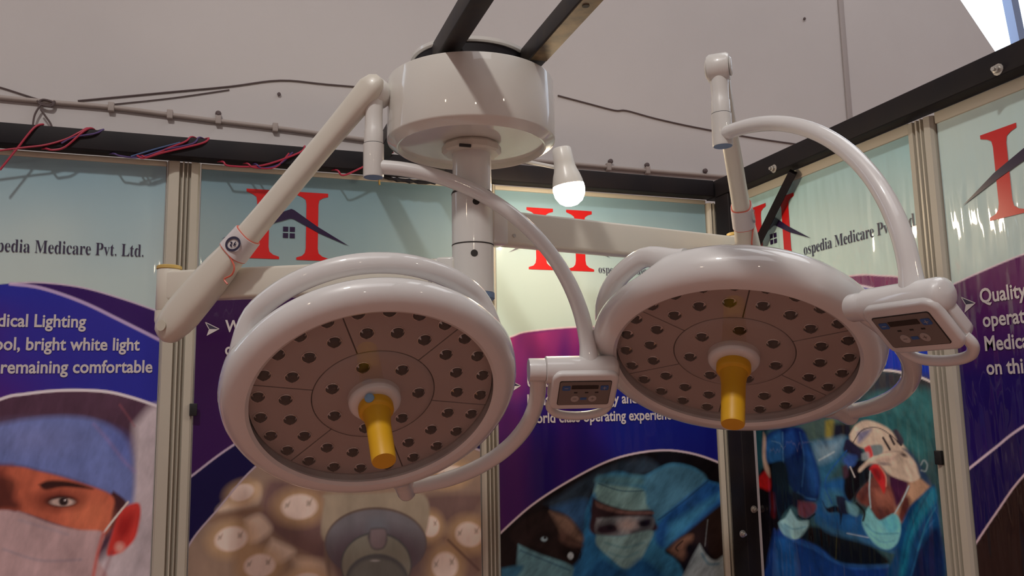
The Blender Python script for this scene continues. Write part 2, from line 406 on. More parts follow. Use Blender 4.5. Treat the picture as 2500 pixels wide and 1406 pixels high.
def paint1(p):
    sky(p, 1)
    p.above([(-300, 760), (-150, 715), (25, 692), (100, 690), (200, 702), (300, 730), (400, 765)], (46, 18, 84))
    p.above([(-300, 760), (-150, 715), (25, 693), (100, 703), (200, 737), (300, 785), (400, 835)], (38, 40, 140))
    p.lay(np.clip((330-p.X)/330, 0, 1)*np.clip((p.Y-715)/60, 0, 1)*cloud(p.X*1.6, p.Y*1.3, 5)*1.1, (72, 26, 104))
    c = [(-300, 1130), (-150, 1040), (0, 975), (60, 962), (150, 953), (250, 955), (320, 970), (400, 997)]
    p.above(c, (78, 52, 70))
    p.frame(2.529, 0, 850)
    p.poly([(830, 470), (1000, 420), (1010, 1500), (500, 1500), (700, 1200), (800, 900)], (186, 174, 180), 14)
    p.poly([(-800, 520), (-100, 480), (150, 440), (380, 420), (580, 440), (740, 520), (810, 640), (830, 800), (815, 960), (760, 940), (500, 830), (250, 760), (0, 725), (-800, 760)], (104, 118, 176), 9)
    p.poly([(640, 480), (790, 560), (800, 700), (720, 640)], (84, 96, 168), 20, .6)
    p.line([(580, 470), (660, 560), (760, 690), (830, 760)], 5, (150, 120, 165), 6, .5)
    p.line([(740, 350), (790, 420), (830, 480)], 3, (140, 80, 90), 4, .7)
    p.ell(200, 560, 260, 90, (122, 128, 178), .8, .5)
    p.poly([(700, 880), (775, 945), (765, 1010), (720, 1080), (680, 1110), (660, 960)], (66, 34, 38), 4)
    p.poly([(-800, 760), (0, 727), (250, 762), (500, 832), (690, 910), (690, 1020), (640, 1150), (400, 1100), (120, 1010), (-60, 1010), (-800, 1050)], (186, 96, 72), 4)
    p.poly([(-800, 760), (0, 728), (40, 740), (60, 850), (120, 960), (100, 1010), (-60, 1010), (-800, 1050)], (110, 50, 42), 14, .85)
    p.poly([(450, 900), (660, 960), (640, 1130), (420, 1080)], (206, 116, 84), 22, .6)
    p.poly([(240, 842), (300, 818), (400, 820), (500, 840), (575, 870), (480, 862), (380, 858), (280, 875)], (52, 26, 24), 4)
    p.ell(370, 935, 150, 62, (104, 44, 36), .5, .8)
    p.ell(380, 945, 92, 34, (44, 22, 22), .3); p.ell(385, 950, 72, 24, (196, 170, 160), .25); p.ell(392, 946, 30, 27, (44, 30, 30), .25)
    p.ell(402, 938, 6, 6, (200, 190, 190), .5)
    p.poly([(-800, 820), (20, 790), (80, 930), (40, 990), (-800, 1000)], (58, 28, 26), 10, .7)
    p.poly([(-800, 1050), (-60, 1000), (90, 1008), (130, 1012), (330, 1085), (480, 1120), (640, 1140), (600, 1280), (560, 1500), (-800, 1500)], (178, 150, 152), 4)
    p.line([(20, 1240), (250, 1310), (500, 1305)], 3, (140, 128, 140), 5, .8); p.line([(120, 1060), (420, 1150)], 2, (150, 138, 150), 6, .7)
    p.poly([(800, 965), (850, 955), (868, 990), (860, 1080), (830, 1180), (760, 1250), (690, 1280), (660, 1260), (700, 1120), (740, 1010)], (198, 58, 52), 4)
    p.ell(770, 1100, 40, 80, (150, 24, 26), .5, .8, 20); p.ell(740, 1230, 28, 30, (214, 150, 140), .6)
    p.line([(640, 1140), (700, 1060), (790, 950)], 5, (214, 196, 190), 1.5)
    p.line([(640, 1140), (600, 1280), (560, 1500)], 8, (190, 86, 76), 4, .8); p.line([(690, 1260), (640, 1406), (620, 1500)], 6, (120, 60, 70), 6, .6)
    p.frame(); grain(p, c, .30, 26, 3, .3, .92)
    p.line(c, 7, (214, 198, 206)); p.line([(25, 693), (100, 703), (200, 737), (300, 785), (400, 835)], 8, (168, 148, 186))
    p.line([(25, 692), (100, 690), (200, 702), (300, 730), (400, 765)], 3, (190, 170, 190))

def paint2(p):
    sky(p, 2)
    p.above([(440, 760), (560, 722), (700, 700), (850, 700), (1000, 730), (1200, 800)], (54, 14, 72))
    p.lay(np.clip((p.X-800)/400, 0, 1)*np.clip((p.Y-740)/100, 0, 1)*.7, (40, 22, 96)); p.lay(np.clip((p.Y-850)/250, 0, 1)*.5, (60, 20, 92))
    w = [(440, 1185), (478, 1154), (563, 1091), (700, 1010), (900, 960), (1200, 940)]
    p.above(w, (16, 8, 66))
    c = [(430, 1400), (468, 1320), (530, 1245), (617, 1145), (720, 1070), (850, 1030), (1000, 1040), (1200, 1110)]
    p.above(c, (126, 106, 96))
    cl = cloud(p.X*2, p.Y*2, 8); yy = np.interp(p.X, [a for a, b in c], [b for a, b in c]); ins = np.clip((p.Y-yy)/6, 0, 1)
    p.lay(ins*cl*.45, (150, 126, 104))
    p.frame(4.595, 460, 1100)
    def led(cx, cy, rx, ry, rot=0, marks=True):
        p.ell(cx, cy, rx*1.35, ry*1.4, (176, 144, 106), .45, .9, rot); p.ell(cx, cy, rx, ry, (206, 186, 176), .14, 1, rot)
        if marks:
            for sx, sy, q in ((-.70, -.12, .8), (.52, -.30, 1.)):
                x = cx+rx*sx; y = cy+ry*sy
                p.ell(x, y, rx*.10*q, ry*.20*q, (138, 122, 110), .8, .8, -30); p.ell(x+rx*.11, y-ry*.12, rx*.05, ry*.26*q, (150, 132, 118), .8, .7, 24); p.ell(x-rx*.09, y+ry*.16, rx*.05, ry*.10, (150, 134, 122), .8, .6, 10)
    p.poly([(800, 700), (860, 420), (1000, 330), (1540, 470), (1540, 1180), (1300, 1150), (1000, 960), (860, 820)], (106, 82, 80), 10)
    p.poly([(480, 520), (760, 380), (780, 560), (620, 640), (330, 680)], (200, 178, 158), 11)
    p.poly([(330, 700), (780, 640), (800, 690), (420, 780), (240, 800)], (122, 96, 80), 8)
    p.poly([(640, 780), (800, 720), (930, 860), (850, 970), (680, 1020)], (204, 184, 168), 9)
    p.poly([(940, 990), (1180, 1110), (1150, 1180), (1000, 1260), (860, 1180)], (202, 182, 166), 9)
    p.poly([(1180, 1200), (1520, 1240), (1640, 1406), (1600, 1500), (1080, 1500), (1180, 1330)], (196, 172, 150), 12)
    led(1245, 630, 200, 140, -4); led(480, 990, 185, 135, -14); led(800, 1290, 175, 130, -10); led(600, 470, 140, 90, -20, False)
    led(1340, 1480, 180, 110, 0)
    p.poly([(1530, 480), (1600, 470), (1600, 1500), (1540, 1200)], (128, 110, 92), 6)
    p.frame(5.093, 780, 1130)
    p.poly([(1310, 400), (2000, 380), (2000, 520), (1850, 700), (1640, 760), (1480, 700), (1320, 600)], (104, 82, 78), 10)
    p.poly([(1310, 1080), (1450, 960), (1600, 900), (1980, 1140), (1980, 1400), (1760, 1400), (1560, 980), (1400, 1060)], (112, 88, 80), 9)
    led(1640, 150, 170, 110, -12); led(1380, 790, 110, 130); led(1860, 890, 170, 150, 20); led(1560, 1280, 160, 170, 10)
    p.line([(1600, 960), (1980, 1330)], 5, (84, 62, 58), 3, .9)
    # printed lamp hub in the middle of the picture
    p.poly([(75, 440), (90, 400), (600, 380), (1300, 400), (1310, 900), (1000, 1000), (90, 1000)], (142, 130, 114), 4)
    p.poly([(75, 450), (90, 430), (300, 420), (200, 800), (75, 900)], (156, 142, 124), 14, .7)
    p.ell(700, 990, 632, 440, (92, 78, 72), .02); p.ell(700, 1010, 625, 430, (104, 102, 108), .03); p.ell(700, 1220, 640, 420, (74, 58, 68), .25, .7)
    p.poly([(620, 690), (800, 690), (830, 880), (600, 880)], (96, 100, 108), 12, .8)
    p.ell(705, 1260, 440, 400, (72, 74, 76), .03); p.ell(705, 1270, 425, 385, (118, 116, 106), .03)
    p.poly([(640, 810), (810, 810), (840, 900), (840, 980), (800, 1060), (720, 1085), (650, 1060), (615, 980), (600, 900)], (76, 72, 76), 3); p.poly([(640, 830), (810, 830), (825, 960), (790, 1045), (720, 1065), (660, 1045), (630, 960)], (110, 98, 102), 3)
    p.ell(715, 1460, 390, 330, (78, 80, 82), .04); p.ell(715, 1480, 350, 290, (100, 102, 98), .08); p.ell(690, 1215, 50, 14, (150, 150, 150), .6)
    p.frame(); grain(p, c, .2, 40, 5, 0., 1.42)
    p.line(w, 5, (196, 176, 200)); p.line(c, 4, (190, 172, 186))

def paint3(p):
    sky(p, 4, mid=(158, 178, 170))
    p.above([(1190, 840), (1250, 821), (1290, 809), (1412, 798), (1550, 800), (1700, 830), (1830, 880)], (112, 40, 96))
    t = np.clip((p.Y-800)/190, 0, 1); u = np.clip((p.X-1260)/260, 0, 1); inb = np.clip((p.Y-np.interp(p.X, [1190, 1250, 1412, 1550, 1830], [840, 821, 798, 800, 880]))/3, 0, 1)
    p.lay(inb*np.clip(t*1.25*(.55+.8*u)+u*.75, 0, 1), (20, 14, 92)); p.lay(inb*np.clip(u*1.3-.7, 0, 1)*.7, (14, 34, 130))
    p.lay(inb*np.clip(1.1-t, 0, 1)*(1-u)*cloud(p.X*7, p.Y*1.2, 12)*.9, (170, 50, 104)); p.lay(inb*np.clip((p.Y-1050)/60, 0, 1)*(1-u*.8)*.45, (40, 6, 60))
    c = [(1195, 1330), (1218, 1305), (1300, 1232), (1400, 1168), (1500, 1120), (1600, 1100), (1680, 1105), (1757, 1130), (1830, 1170)]
    p.above(c, (17, 12, 15))
    p.frame(2.529, 1200, 850)
    p.poly([(330, 960), (560, 820), (660, 760), (900, 680), (1000, 700), (1000, 760), (640, 860), (600, 1010), (480, 1010)], (46, 62, 78), 8, .9)
    p.poly([(370, 985), (560, 930), (620, 1000), (560, 1150), (450, 1040)], (52, 92, 136), 9)
    # hood of the middle figure
    p.poly([(650, 800), (780, 760), (930, 790), (1100, 715), (1250, 740), (1340, 820), (1425, 850), (1440, 950), (1260, 1080), (1075, 1240), (1140, 1300), (1190, 1406), (1190, 1500), (470, 1500), (500, 1360), (570, 1150), (585, 1010), (630, 900)], (58, 128, 168), 5)
    p.poly([(650, 830), (930, 870), (960, 960), (985, 1000), (800, 1010), (640, 930)], (134, 176, 176), 5)
    p.poly([(660, 790), (920, 790), (930, 850), (660, 830)], (88, 136, 150), 8)
    p.line([(660, 835), (800, 880), (940, 880)], 2.5, (62, 104, 122), 2)
    p.poly([(940, 800), (1100, 720), (1260, 750), (1320, 830), (1140, 980), (1000, 1060), (960, 940)], (72, 120, 146), 7)
    p.poly([(1330, 820), (1430, 860), (1440, 950), (1080, 1230), (1030, 1080)], (38, 92, 158), 6); p.line([(1340, 815), (1180, 950), (1030, 1060)], 2.5, (30, 64, 100), 2.5)
    p.poly([(1100, 1080), (1300, 960), (1420, 900), (1180, 1140), (1080, 1220)], (74, 150, 186), 10, .7)
    p.poly([(585, 1020), (640, 900), (650, 1180), (700, 1406), (520, 1500), (500, 1360), (570, 1150)], (48, 120, 174), 6); p.line([(600, 960), (650, 1100), (660, 1240)], 3, (30, 70, 110), 4, .7)
    p.poly([(625, 920), (700, 960), (850, 1000), (985, 1000), (995, 1050), (1000, 1130), (640, 1150), (615, 1020)], (60, 40, 46), 4)
    p.poly([(640, 945), (800, 1000), (980, 1008), (980, 1025), (800, 1022), (660, 985)], (122, 90, 84), 3)
    p.poly([(650, 1050), (800, 1040), (990, 1045), (985, 1120), (900, 1150), (660, 1150)], (142, 146, 150), 4)
    p.poly([(655, 1090), (740, 1075), (790, 1100), (770, 1145), (680, 1155), (640, 1130)], (52, 36, 48), 9); p.poly([(890, 1075), (950, 1045), (992, 1050), (985, 1100), (920, 1112)], (40, 30, 46), 9); p.ell(840, 1090, 50, 34, (178, 160, 154), .7); p.ell(735, 1110, 24, 16, (24, 16, 26), .7); p.ell(940, 1082, 24, 15, (22, 16, 28), .7); p.poly([(860, 1130), (900, 1120), (985, 1118), (930, 1150), (870, 1152)], (60, 52, 64), 6, .8)
    p.poly([(648, 1152), (800, 1160), (990, 1125), (960, 1230), (900, 1330), (820, 1362), (740, 1300), (650, 1215)], (140, 178, 178), 4)
    p.line([(700, 1200), (820, 1230), (940, 1200)], 3, (104, 150, 158), 4); p.line([(720, 1260), (820, 1290), (900, 1260)], 3, (110, 156, 164), 4)
    p.poly([(700, 1300), (820, 1370), (930, 1300), (1060, 1406), (1060, 1500), (600, 1500), (620, 1350)], (34, 96, 150), 8)
    # left figure
    p.poly([(330, 1005), (470, 1040), (550, 1140), (566, 1220), (540, 1300), (480, 1340), (300, 1240), (150, 1210), (120, 1120), (230, 1040)], (34, 24, 24), 6)
    p.poly([(360, 1008), (470, 1045), (550, 1140), (562, 1190), (520, 1190), (440, 1150), (400, 1080)], (124, 98, 84), 7); p.poly([(430, 1110), (520, 1190), (560, 1220), (480, 1220), (420, 1180)], (90, 66, 58), 6)
    p.ell(325, 1165, 60, 32, (18, 12, 14), .4, 1, -20); p.ell(325, 1178, 20, 15, (150, 176, 186), .35); p.ell(492, 1275, 55, 32, (16, 10, 12), .35, 1, 25); p.ell(488, 1282, 18, 22, (186, 200, 206), .3); p.ell(330, 1168, 8, 10, (30, 24, 26), .4)
    p.line([(530, 1240), (552, 1265), (545, 1295)], 2, (18, 10, 12), 1.5)
    p.poly([(165, 1210), (300, 1270), (490, 1340), (500, 1406), (500, 1500), (60, 1500), (140, 1406)], (104, 152, 164), 4); p.line([(180, 1250), (330, 1310), (480, 1370)], 3, (60, 104, 124), 3); p.poly([(60, 1360), (190, 1340), (160, 1406), (40, 1500)], (52, 110, 140), 5)
    # right figure
    p.poly([(1080, 1240), (1260, 1090), (1420, 960), (1470, 980), (1470, 1300), (1390, 1310), (1280, 1210), (1190, 1330)], (42, 28, 24), 6)
    p.poly([(1090, 1245), (1150, 1185), (1240, 1150), (1230, 1210), (1190, 1300), (1150, 1290)], (128, 92, 74), 6); p.line([(1180, 1190), (1140, 1230), (1150, 1250)], 3, (20, 12, 12), 2)
    p.ell(1230, 1240, 34, 40, (20, 14, 14), .5)
    p.line([(1335, 1060), (1325, 1150), (1318, 1220)], 2.5, (110, 112, 112), 1.5)
    p.poly([(1285, 1208), (1330, 1280), (1385, 1310), (1470, 1275), (1480, 1500), (1170, 1500), (1215, 1340)], (168, 182, 184), 4); p.line([(1300, 1270), (1340, 1330), (1400, 1330)], 4, (96, 140, 160), 4)
    p.frame(); grain(p, c, .65, 24, 7, .6, .72); p.line(c, 4.5, (196, 178, 186)); p.line([(1190, 840), (1250, 821), (1290, 809), (1412, 798), (1550, 800), (1700, 830), (1830, 880)], 3, (206, 186, 190))

def paint4(p):
    sky(p, 6, top=(128, 166, 170), mid=(156, 184, 180))
    b1 = [(1780, 860), (1900, 740), (2000, 690), (2090, 672), (2150, 673), (2210, 680), (2320, 720)]
    b2 = [(1780, 880), (1900, 770), (2000, 710), (2060, 694), (2105, 698), (2150, 710), (2205, 736), (2320, 820)]
    p.above(b1, (104, 42, 84)); p.above(b2, (66, 54, 152)); p.lay(np.clip((p.Y-760)/90, 0, 1), (18, 52, 164))
    c = [(1780, 1080), (1850, 1010), (1900, 975), (1990, 930), (2080, 908), (2155, 904), (2200, 909), (2262, 927), (2340, 970)]
    p.above(c, (52, 84, 90)); p.frame(2.529, 1700, 850)
    p.poly([(900, 140), (1200, 140), (1440, 180), (1440, 280), (1100, 290), (1000, 400)], (52, 56, 58), 12)
    p.poly([(1060, 290), (1440, 270), (1450, 660), (1300, 640), (1000, 420)], (52, 108, 112), 14); p.line([(1280, 270), (1360, 420), (1420, 600)], 3, (40, 78, 84), 6, .7)
    p.poly([(-100, 200), (440, 200), (410, 640), (380, 800), (460, 1000), (480, 1500), (-100, 1500)], (12, 12, 18), 6); p.poly([(355, 500), (420, 500), (410, 760), (365, 800)], (22, 62, 74), 8)
    p.poly([(640, 440), (960, 430), (950, 560), (700, 580)], (70, 92, 84), 10); p.poly([(795, 450), (850, 450), (846, 582), (800, 582)], (128, 120, 52), 4); p.poly([(850, 470), (950, 470), (940, 560), (850, 560)], (30, 30, 34), 6)
    p.poly([(690, 580), (930, 550), (920, 660), (800, 830), (790, 1000), (740, 1060), (760, 860), (740, 690)], (44, 98, 134), 8)
    p.poly([(735, 600), (860, 575), (900, 560), (860, 650), (760, 700)], (150, 176, 190), 14, .6); p.line([(760, 690), (850, 640)], 2, (200, 214, 220), 3, .8)
    p.poly([(780, 830), (930, 810), (960, 1000), (1040, 1040), (1230, 1100), (1240, 1260), (900, 1140), (740, 1070), (760, 900)], (30, 86, 146), 7); p.poly([(790, 880), (900, 890), (900, 1000), (800, 1000)], (62, 116, 140), 10, .8)
    p.poly([(480, 1100), (640, 1160), (800, 1240), (900, 1330), (1190, 1360), (1200, 1500), (470, 1500)], (20, 58, 140), 6); p.poly([(640, 1170), (870, 1150), (1090, 1240), (1110, 1320), (940, 1330), (760, 1220)], (14, 10, 14), 7)
    p.line([(870, 1150), (860, 1300)], 2.5, (60, 70, 30), 2, .8); p.line([(600, 1180), (740, 1230), (920, 1350), (1180, 1350)], 4, (48, 104, 184), 5, .8); p.line([(610, 1200), (620, 1400)], 14, (16, 36, 100), 8, .6)
    p.frame(1.909, 1806, 977)
    # left figure
    p.poly([(105, 210), (150, 145), (280, 128), (322, 200), (366, 320), (376, 400), (352, 472), (262, 452), (232, 400), (150, 330)], (14, 34, 92), 4)
    p.poly([(118, 190), (190, 150), (200, 280), (150, 300), (118, 260)], (38, 96, 160), 7); p.poly([(205, 160), (250, 140), (268, 220), (215, 260)], (26, 66, 136), 7); p.poly([(300, 160), (345, 270), (368, 390), (352, 440), (325, 400), (305, 260)], (30, 78, 150), 8, .8)
    p.line([(200, 150), (204, 300), (228, 470)], 2, (86, 140, 190), 2, .7); p.line([(280, 150), (300, 270), (290, 400)], 1.5, (60, 112, 170), 3, .6); p.line([(150, 190), (185, 200), (195, 215)], 1.5, (120, 170, 210), 2, .6); p.line([(270, 430), (310, 455), (352, 462)], 3, (70, 120, 176), 3, .7)
    p.poly([(120, 300), (210, 290), (236, 420), (268, 470), (232, 500), (190, 560), (165, 700), (100, 819), (60, 819), (80, 400)], (12, 10, 16), 4); p.poly([(240, 420), (300, 450), (280, 500), (245, 490)], (24, 14, 22), 5)
    p.poly([(80, 370), (118, 330), (140, 350), (142, 420), (110, 412), (88, 400)], (176, 26, 28), 4); p.poly([(110, 150), (106, 250), (116, 320), (140, 360), (138, 320), (122, 270), (122, 180)], (176, 152, 138), 3); p.poly([(140, 430), (160, 440), (165, 540), (148, 530)], (84, 14, 20), 5)
    p.poly([(272, 468), (350, 482), (348, 522), (310, 548), (275, 530)], (112, 58, 70), 4); p.line([(272, 540), (310, 556), (350, 530)], 4, (18, 14, 20), 2)
    p.poly([(236, 508), (272, 560), (320, 562), (312, 610), (284, 638), (244, 650), (205, 625), (182, 572), (212, 548)], (150, 196, 204), 3); p.line([(210, 580), (250, 600), (305, 590)], 3, (104, 160, 180), 3); p.poly([(182, 572), (205, 625), (240, 645), (225, 590)], (96, 150, 176), 5, .7)
    # dark hollow and drapes in front of them
    p.poly([(285, 640), (330, 590), (440, 610), (560, 650), (640, 700), (690, 760), (520, 770), (440, 740), (370, 680)], (13, 9, 13), 5); p.line([(452, 620), (448, 740)], 2, (74, 72, 30), 1.5, .9)
    p.poly([(160, 600), (240, 650), (320, 670), (420, 740), (520, 800), (520, 860), (150, 860)], (18, 52, 118), 5); p.poly([(170, 640), (250, 660), (262, 860), (165, 860)], (26, 84, 150), 7, .8); p.line([(250, 655), (340, 690), (440, 750), (540, 770), (690, 770)], 5, (44, 96, 168), 4, .8)
    p.poly([(360, 530), (440, 600), (560, 630), (690, 690), (720, 710), (560, 660), (400, 610)], (52, 104, 148), 6, .8); p.line([(500, 620), (560, 632), (600, 640)], 2, (180, 196, 210), 2, .8)
    # right figure
    p.poly([(690, 340), (785, 378), (832, 362), (888, 396), (850, 450), (800, 490), (772, 560), (738, 560), (700, 460)], (184, 146, 120), 4); p.poly([(690, 342), (784, 380), (766, 450), (728, 500), (700, 430)], (70, 28, 62), 6); p.poly([(766, 440), (792, 460), (790, 520), (760, 570), (738, 540)], (96, 48, 44), 6)
    p.poly([(745, 600), (790, 500), (850, 440), (890, 402), (912, 410), (930, 560), (945, 860), (690, 860), (730, 700)], (16, 70, 122), 4)
    p.poly([(850, 450), (905, 410), (912, 470), (850, 560), (800, 660), (770, 800), (745, 819), (770, 660), (805, 540)], (26, 122, 154), 7); p.poly([(830, 700), (925, 600), (945, 860), (800, 860)], (12, 26, 76), 7); p.line([(905, 560), (850, 640), (815, 760), (790, 850)], 3, (34, 104, 160), 3, .8); p.line([(880, 430), (840, 500), (790, 620), (760, 760)], 3, (14, 52, 104), 4, .8); p.line([(912, 500), (870, 580), (830, 700)], 2, (48, 140, 172), 3, .7)
    p.poly([(536, 440), (600, 370), (640, 350), (700, 400), (722, 480), (716, 530), (650, 558), (600, 500), (560, 480)], (118, 64, 56), 5); p.poly([(620, 420), (690, 430), (715, 500), (660, 530), (625, 480)], (166, 104, 88), 10, .8); p.poly([(640, 500), (690, 510), (700, 540), (650, 556)], (70, 34, 38), 7, .7)
    p.poly([(486, 360), (520, 300), (575, 275), (612, 310), (604, 370), (560, 410), (535, 450), (510, 470), (486, 430)], (15, 9, 16), 4); p.line([(590, 370), (545, 430), (535, 470)], 3, (30, 26, 36), 2); p.poly([(560, 430), (590, 400), (600, 430), (570, 470)], (80, 40, 42), 5, .7)
    p.poly([(602, 494), (652, 560), (722, 528), (750, 590), (734, 665), (686, 696), (622, 662), (570, 570)], (124, 196, 206), 3); p.poly([(655, 565), (722, 535), (745, 590), (700, 620)], (84, 172, 196), 6, .8); p.line([(590, 580), (640, 620), (740, 620)], 3, (82, 152, 172), 3); p.line([(605, 620), (660, 660), (720, 655)], 2, (90, 160, 180), 3, .8)
    p.line([(608, 330), (604, 420), (610, 500)], 4, (170, 184, 190), 1.2); p.line([(788, 400), (756, 470), (722, 528)], 4, (170, 184, 190), 1.2)
    p.poly([(512, 160), (545, 112), (600, 94), (690, 130), (760, 205), (822, 292), (842, 352), (822, 374), (786, 380), (700, 348), (650, 302), (606, 296), (562, 334), (556, 318), (600, 268), (590, 230), (522, 205)], (210, 190, 172), 3)
    p.poly([(548, 150), (612, 134), (590, 170), (552, 200)], (96, 104, 150), 5, .8); p.line([(524, 205), (570, 140), (640, 128), (700, 160), (752, 210)], 2, (34, 30, 40), 1.3)
    for q in ((668, 175, 700, 230), (700, 165, 720, 205), (735, 190, 752, 208)): p.line([q[:2], q[2:]], 5, (36, 28, 34), 1.5)
    p.poly([(712, 140), (735, 138), (765, 190), (745, 205)], (66, 62, 74), 3); p.poly([(580, 310), (640, 272), (720, 258), (760, 246), (700, 290), (640, 290)], (176, 150, 140), 5, .7); p.ell(672, 296, 28, 8, (120, 108, 112), .6, .8, 8); p.ell(765, 255, 16, 8, (70, 56, 58), .6, .9, 30); p.line([(600, 262), (690, 240), (760, 240)], 2, (150, 128, 124), 3, .7)
    p.poly([(484, 215), (500, 180), (540, 205), (572, 240), (560, 275), (520, 255), (485, 235)], (36, 34, 58), 3); p.poly([(502, 250), (545, 262), (535, 300), (505, 310), (480, 280)], (54, 88, 160), 5); p.line([(515, 310), (536, 358)], 3, (190, 184, 184), 1.2); p.poly([(478, 310), (500, 305), (505, 350), (485, 360)], (70, 44, 60), 4)
    p.poly([(606, 210), (660, 208), (664, 246), (616, 258)], (112, 128, 132), 3); p.poly([(580, 222), (606, 212), (620, 258), (598, 266)], (214, 66, 66), 2.5); p.poly([(568, 250), (598, 240), (604, 270), (572, 280)], (150, 160, 166), 3, .8)
    p.poly([(760, 225), (800, 245), (890, 380), (880, 396), (838, 350), (820, 290)], (44, 70, 104), 4); p.line([(845, 300), (858, 280), (874, 300), (866, 330), (846, 326)], 4, (130, 148, 154), 1.5)
    p.poly([(604, 320), (622, 300), (650, 304), (678, 350), (680, 400), (672, 434), (654, 400), (624, 350)], (196, 44, 46), 3); p.poly([(614, 320), (640, 318), (656, 350), (650, 372), (626, 346)], (120, 18, 26), 4, .85); p.line([(650, 306), (680, 352), (682, 400)], 3, (226, 150, 130), 2, .7)
    p.poly([(386, 470), (405, 500), (450, 492), (478, 520), (468, 580), (462, 525), (410, 520)], (18, 16, 30), 2.5); p.poly([(448, 445), (490, 455), (515, 520), (480, 530), (455, 490)], (30, 36, 62), 3); p.poly([(495, 470), (550, 500), (545, 540), (505, 520)], (112, 168, 184), 4, .85); p.line([(545, 480), (580, 520), (575, 560)], 5, (24, 20, 26), 2)
    p.line([(498, 235), (400, 370), (430, 480)], 2.5, (34, 84, 160), 1.5)
    p.frame(); grain(p, c, .45, 16, 11, -.5, .85); p.line(c, 5, (226, 208, 206)); p.line(b2, 5, (206, 186, 200)); p.line(b1, 3, (206, 176, 186))

def paint5(p):
    sky(p, 9, top=(124, 160, 166), mid=(150, 176, 178))
    b = [(2300, 706), (2325, 695), (2400, 661), (2500, 620), (2620, 580), (2900, 540), (3400, 520)]
    p.above(b, (82, 24, 78)); t = np.clip((p.Y-700)/220, 0, 1); p.lay(t*np.clip((p.Y-np.interp(p.X, [a for a, _ in b], [q for _, q in b]))/3, 0, 1), (26, 12, 84))
    w = [(2330, 1172), (2362, 1147), (2430, 1093), (2500, 1040), (2700, 920), (3000, 850), (3400, 900)]
    p.above(w, (18, 8, 70)); c = [(2340, 1390), (2372, 1342), (2430, 1255), (2500, 1160), (2600, 1080), (2800, 1000), (3400, 980)]
    p.above(c, (34, 18, 18)); p.line(w, 6, (200, 180, 196)); p.line(c, 5, (190, 168, 178)); p.line(b, 3, (206, 186, 196))

# ------------------------------------------------------------------ lettering
def text_data(s, bold=0.):
    c = bpy.data.curves.new('lettering', 'FONT'); c.body = s; c.size = 1; c.offset = bold; c.resolution_u = 3
    o = bpy.data.objects.new('lettering', c); COL.objects.link(o)
    bpy.context.view_layer.update()
    me = bpy.data.meshes.new_from_object(o.evaluated_get(bpy.context.evaluated_depsgraph_get()))
    v = np.zeros(len(me.vertices)*3); me.vertices.foreach_get('co', v); v = v.reshape(-1, 3)
    f = [tuple(p.vertices) for p in me.polygons]
    bpy.data.objects.remove(o); bpy.data.curves.remove(c); bpy.data.meshes.remove(me)
    return v, f
_cap = {}
def cap(ch='H'):
    if ch not in _cap: v, _ = text_data(ch); _cap[ch] = (v[:,1].max()-v[:,1].min())
    return _cap[ch]
def serif(s):
    out = ''
    for ch in s:
        if 'a' <= ch <= 'z': out += chr(0x1D41A+ord(ch)-97)
        elif 'A' <= ch <= 'Z': out += chr(0x1D400+ord(ch)-65)
        else: out += ch
    return out
def lettering(parent, s, o, u, n, width, ch, m, name='lettering', bold=.0, right=False, capch='H', lift=.0022):
    """o baseline start (or end) point on the sheet; width in metres (None: natural), ch cap height"""
    v, f = text_data(s, bold); k = ch/cap(capch); x0 = v[:,0].min(); w = (v[:,0].max()-x0)*k; kx = k*(-width if width < 0 else width/w)
    xs = (v[:,0]-x0)*kx
    if right: xs = xs-xs.max()
    P = [o+u*x+Vector((0, 0, 1))*(y*k)+n*lift for x, y in zip(xs, v[:,1])]
    return mesh_obj(name, P, f, m, parent)

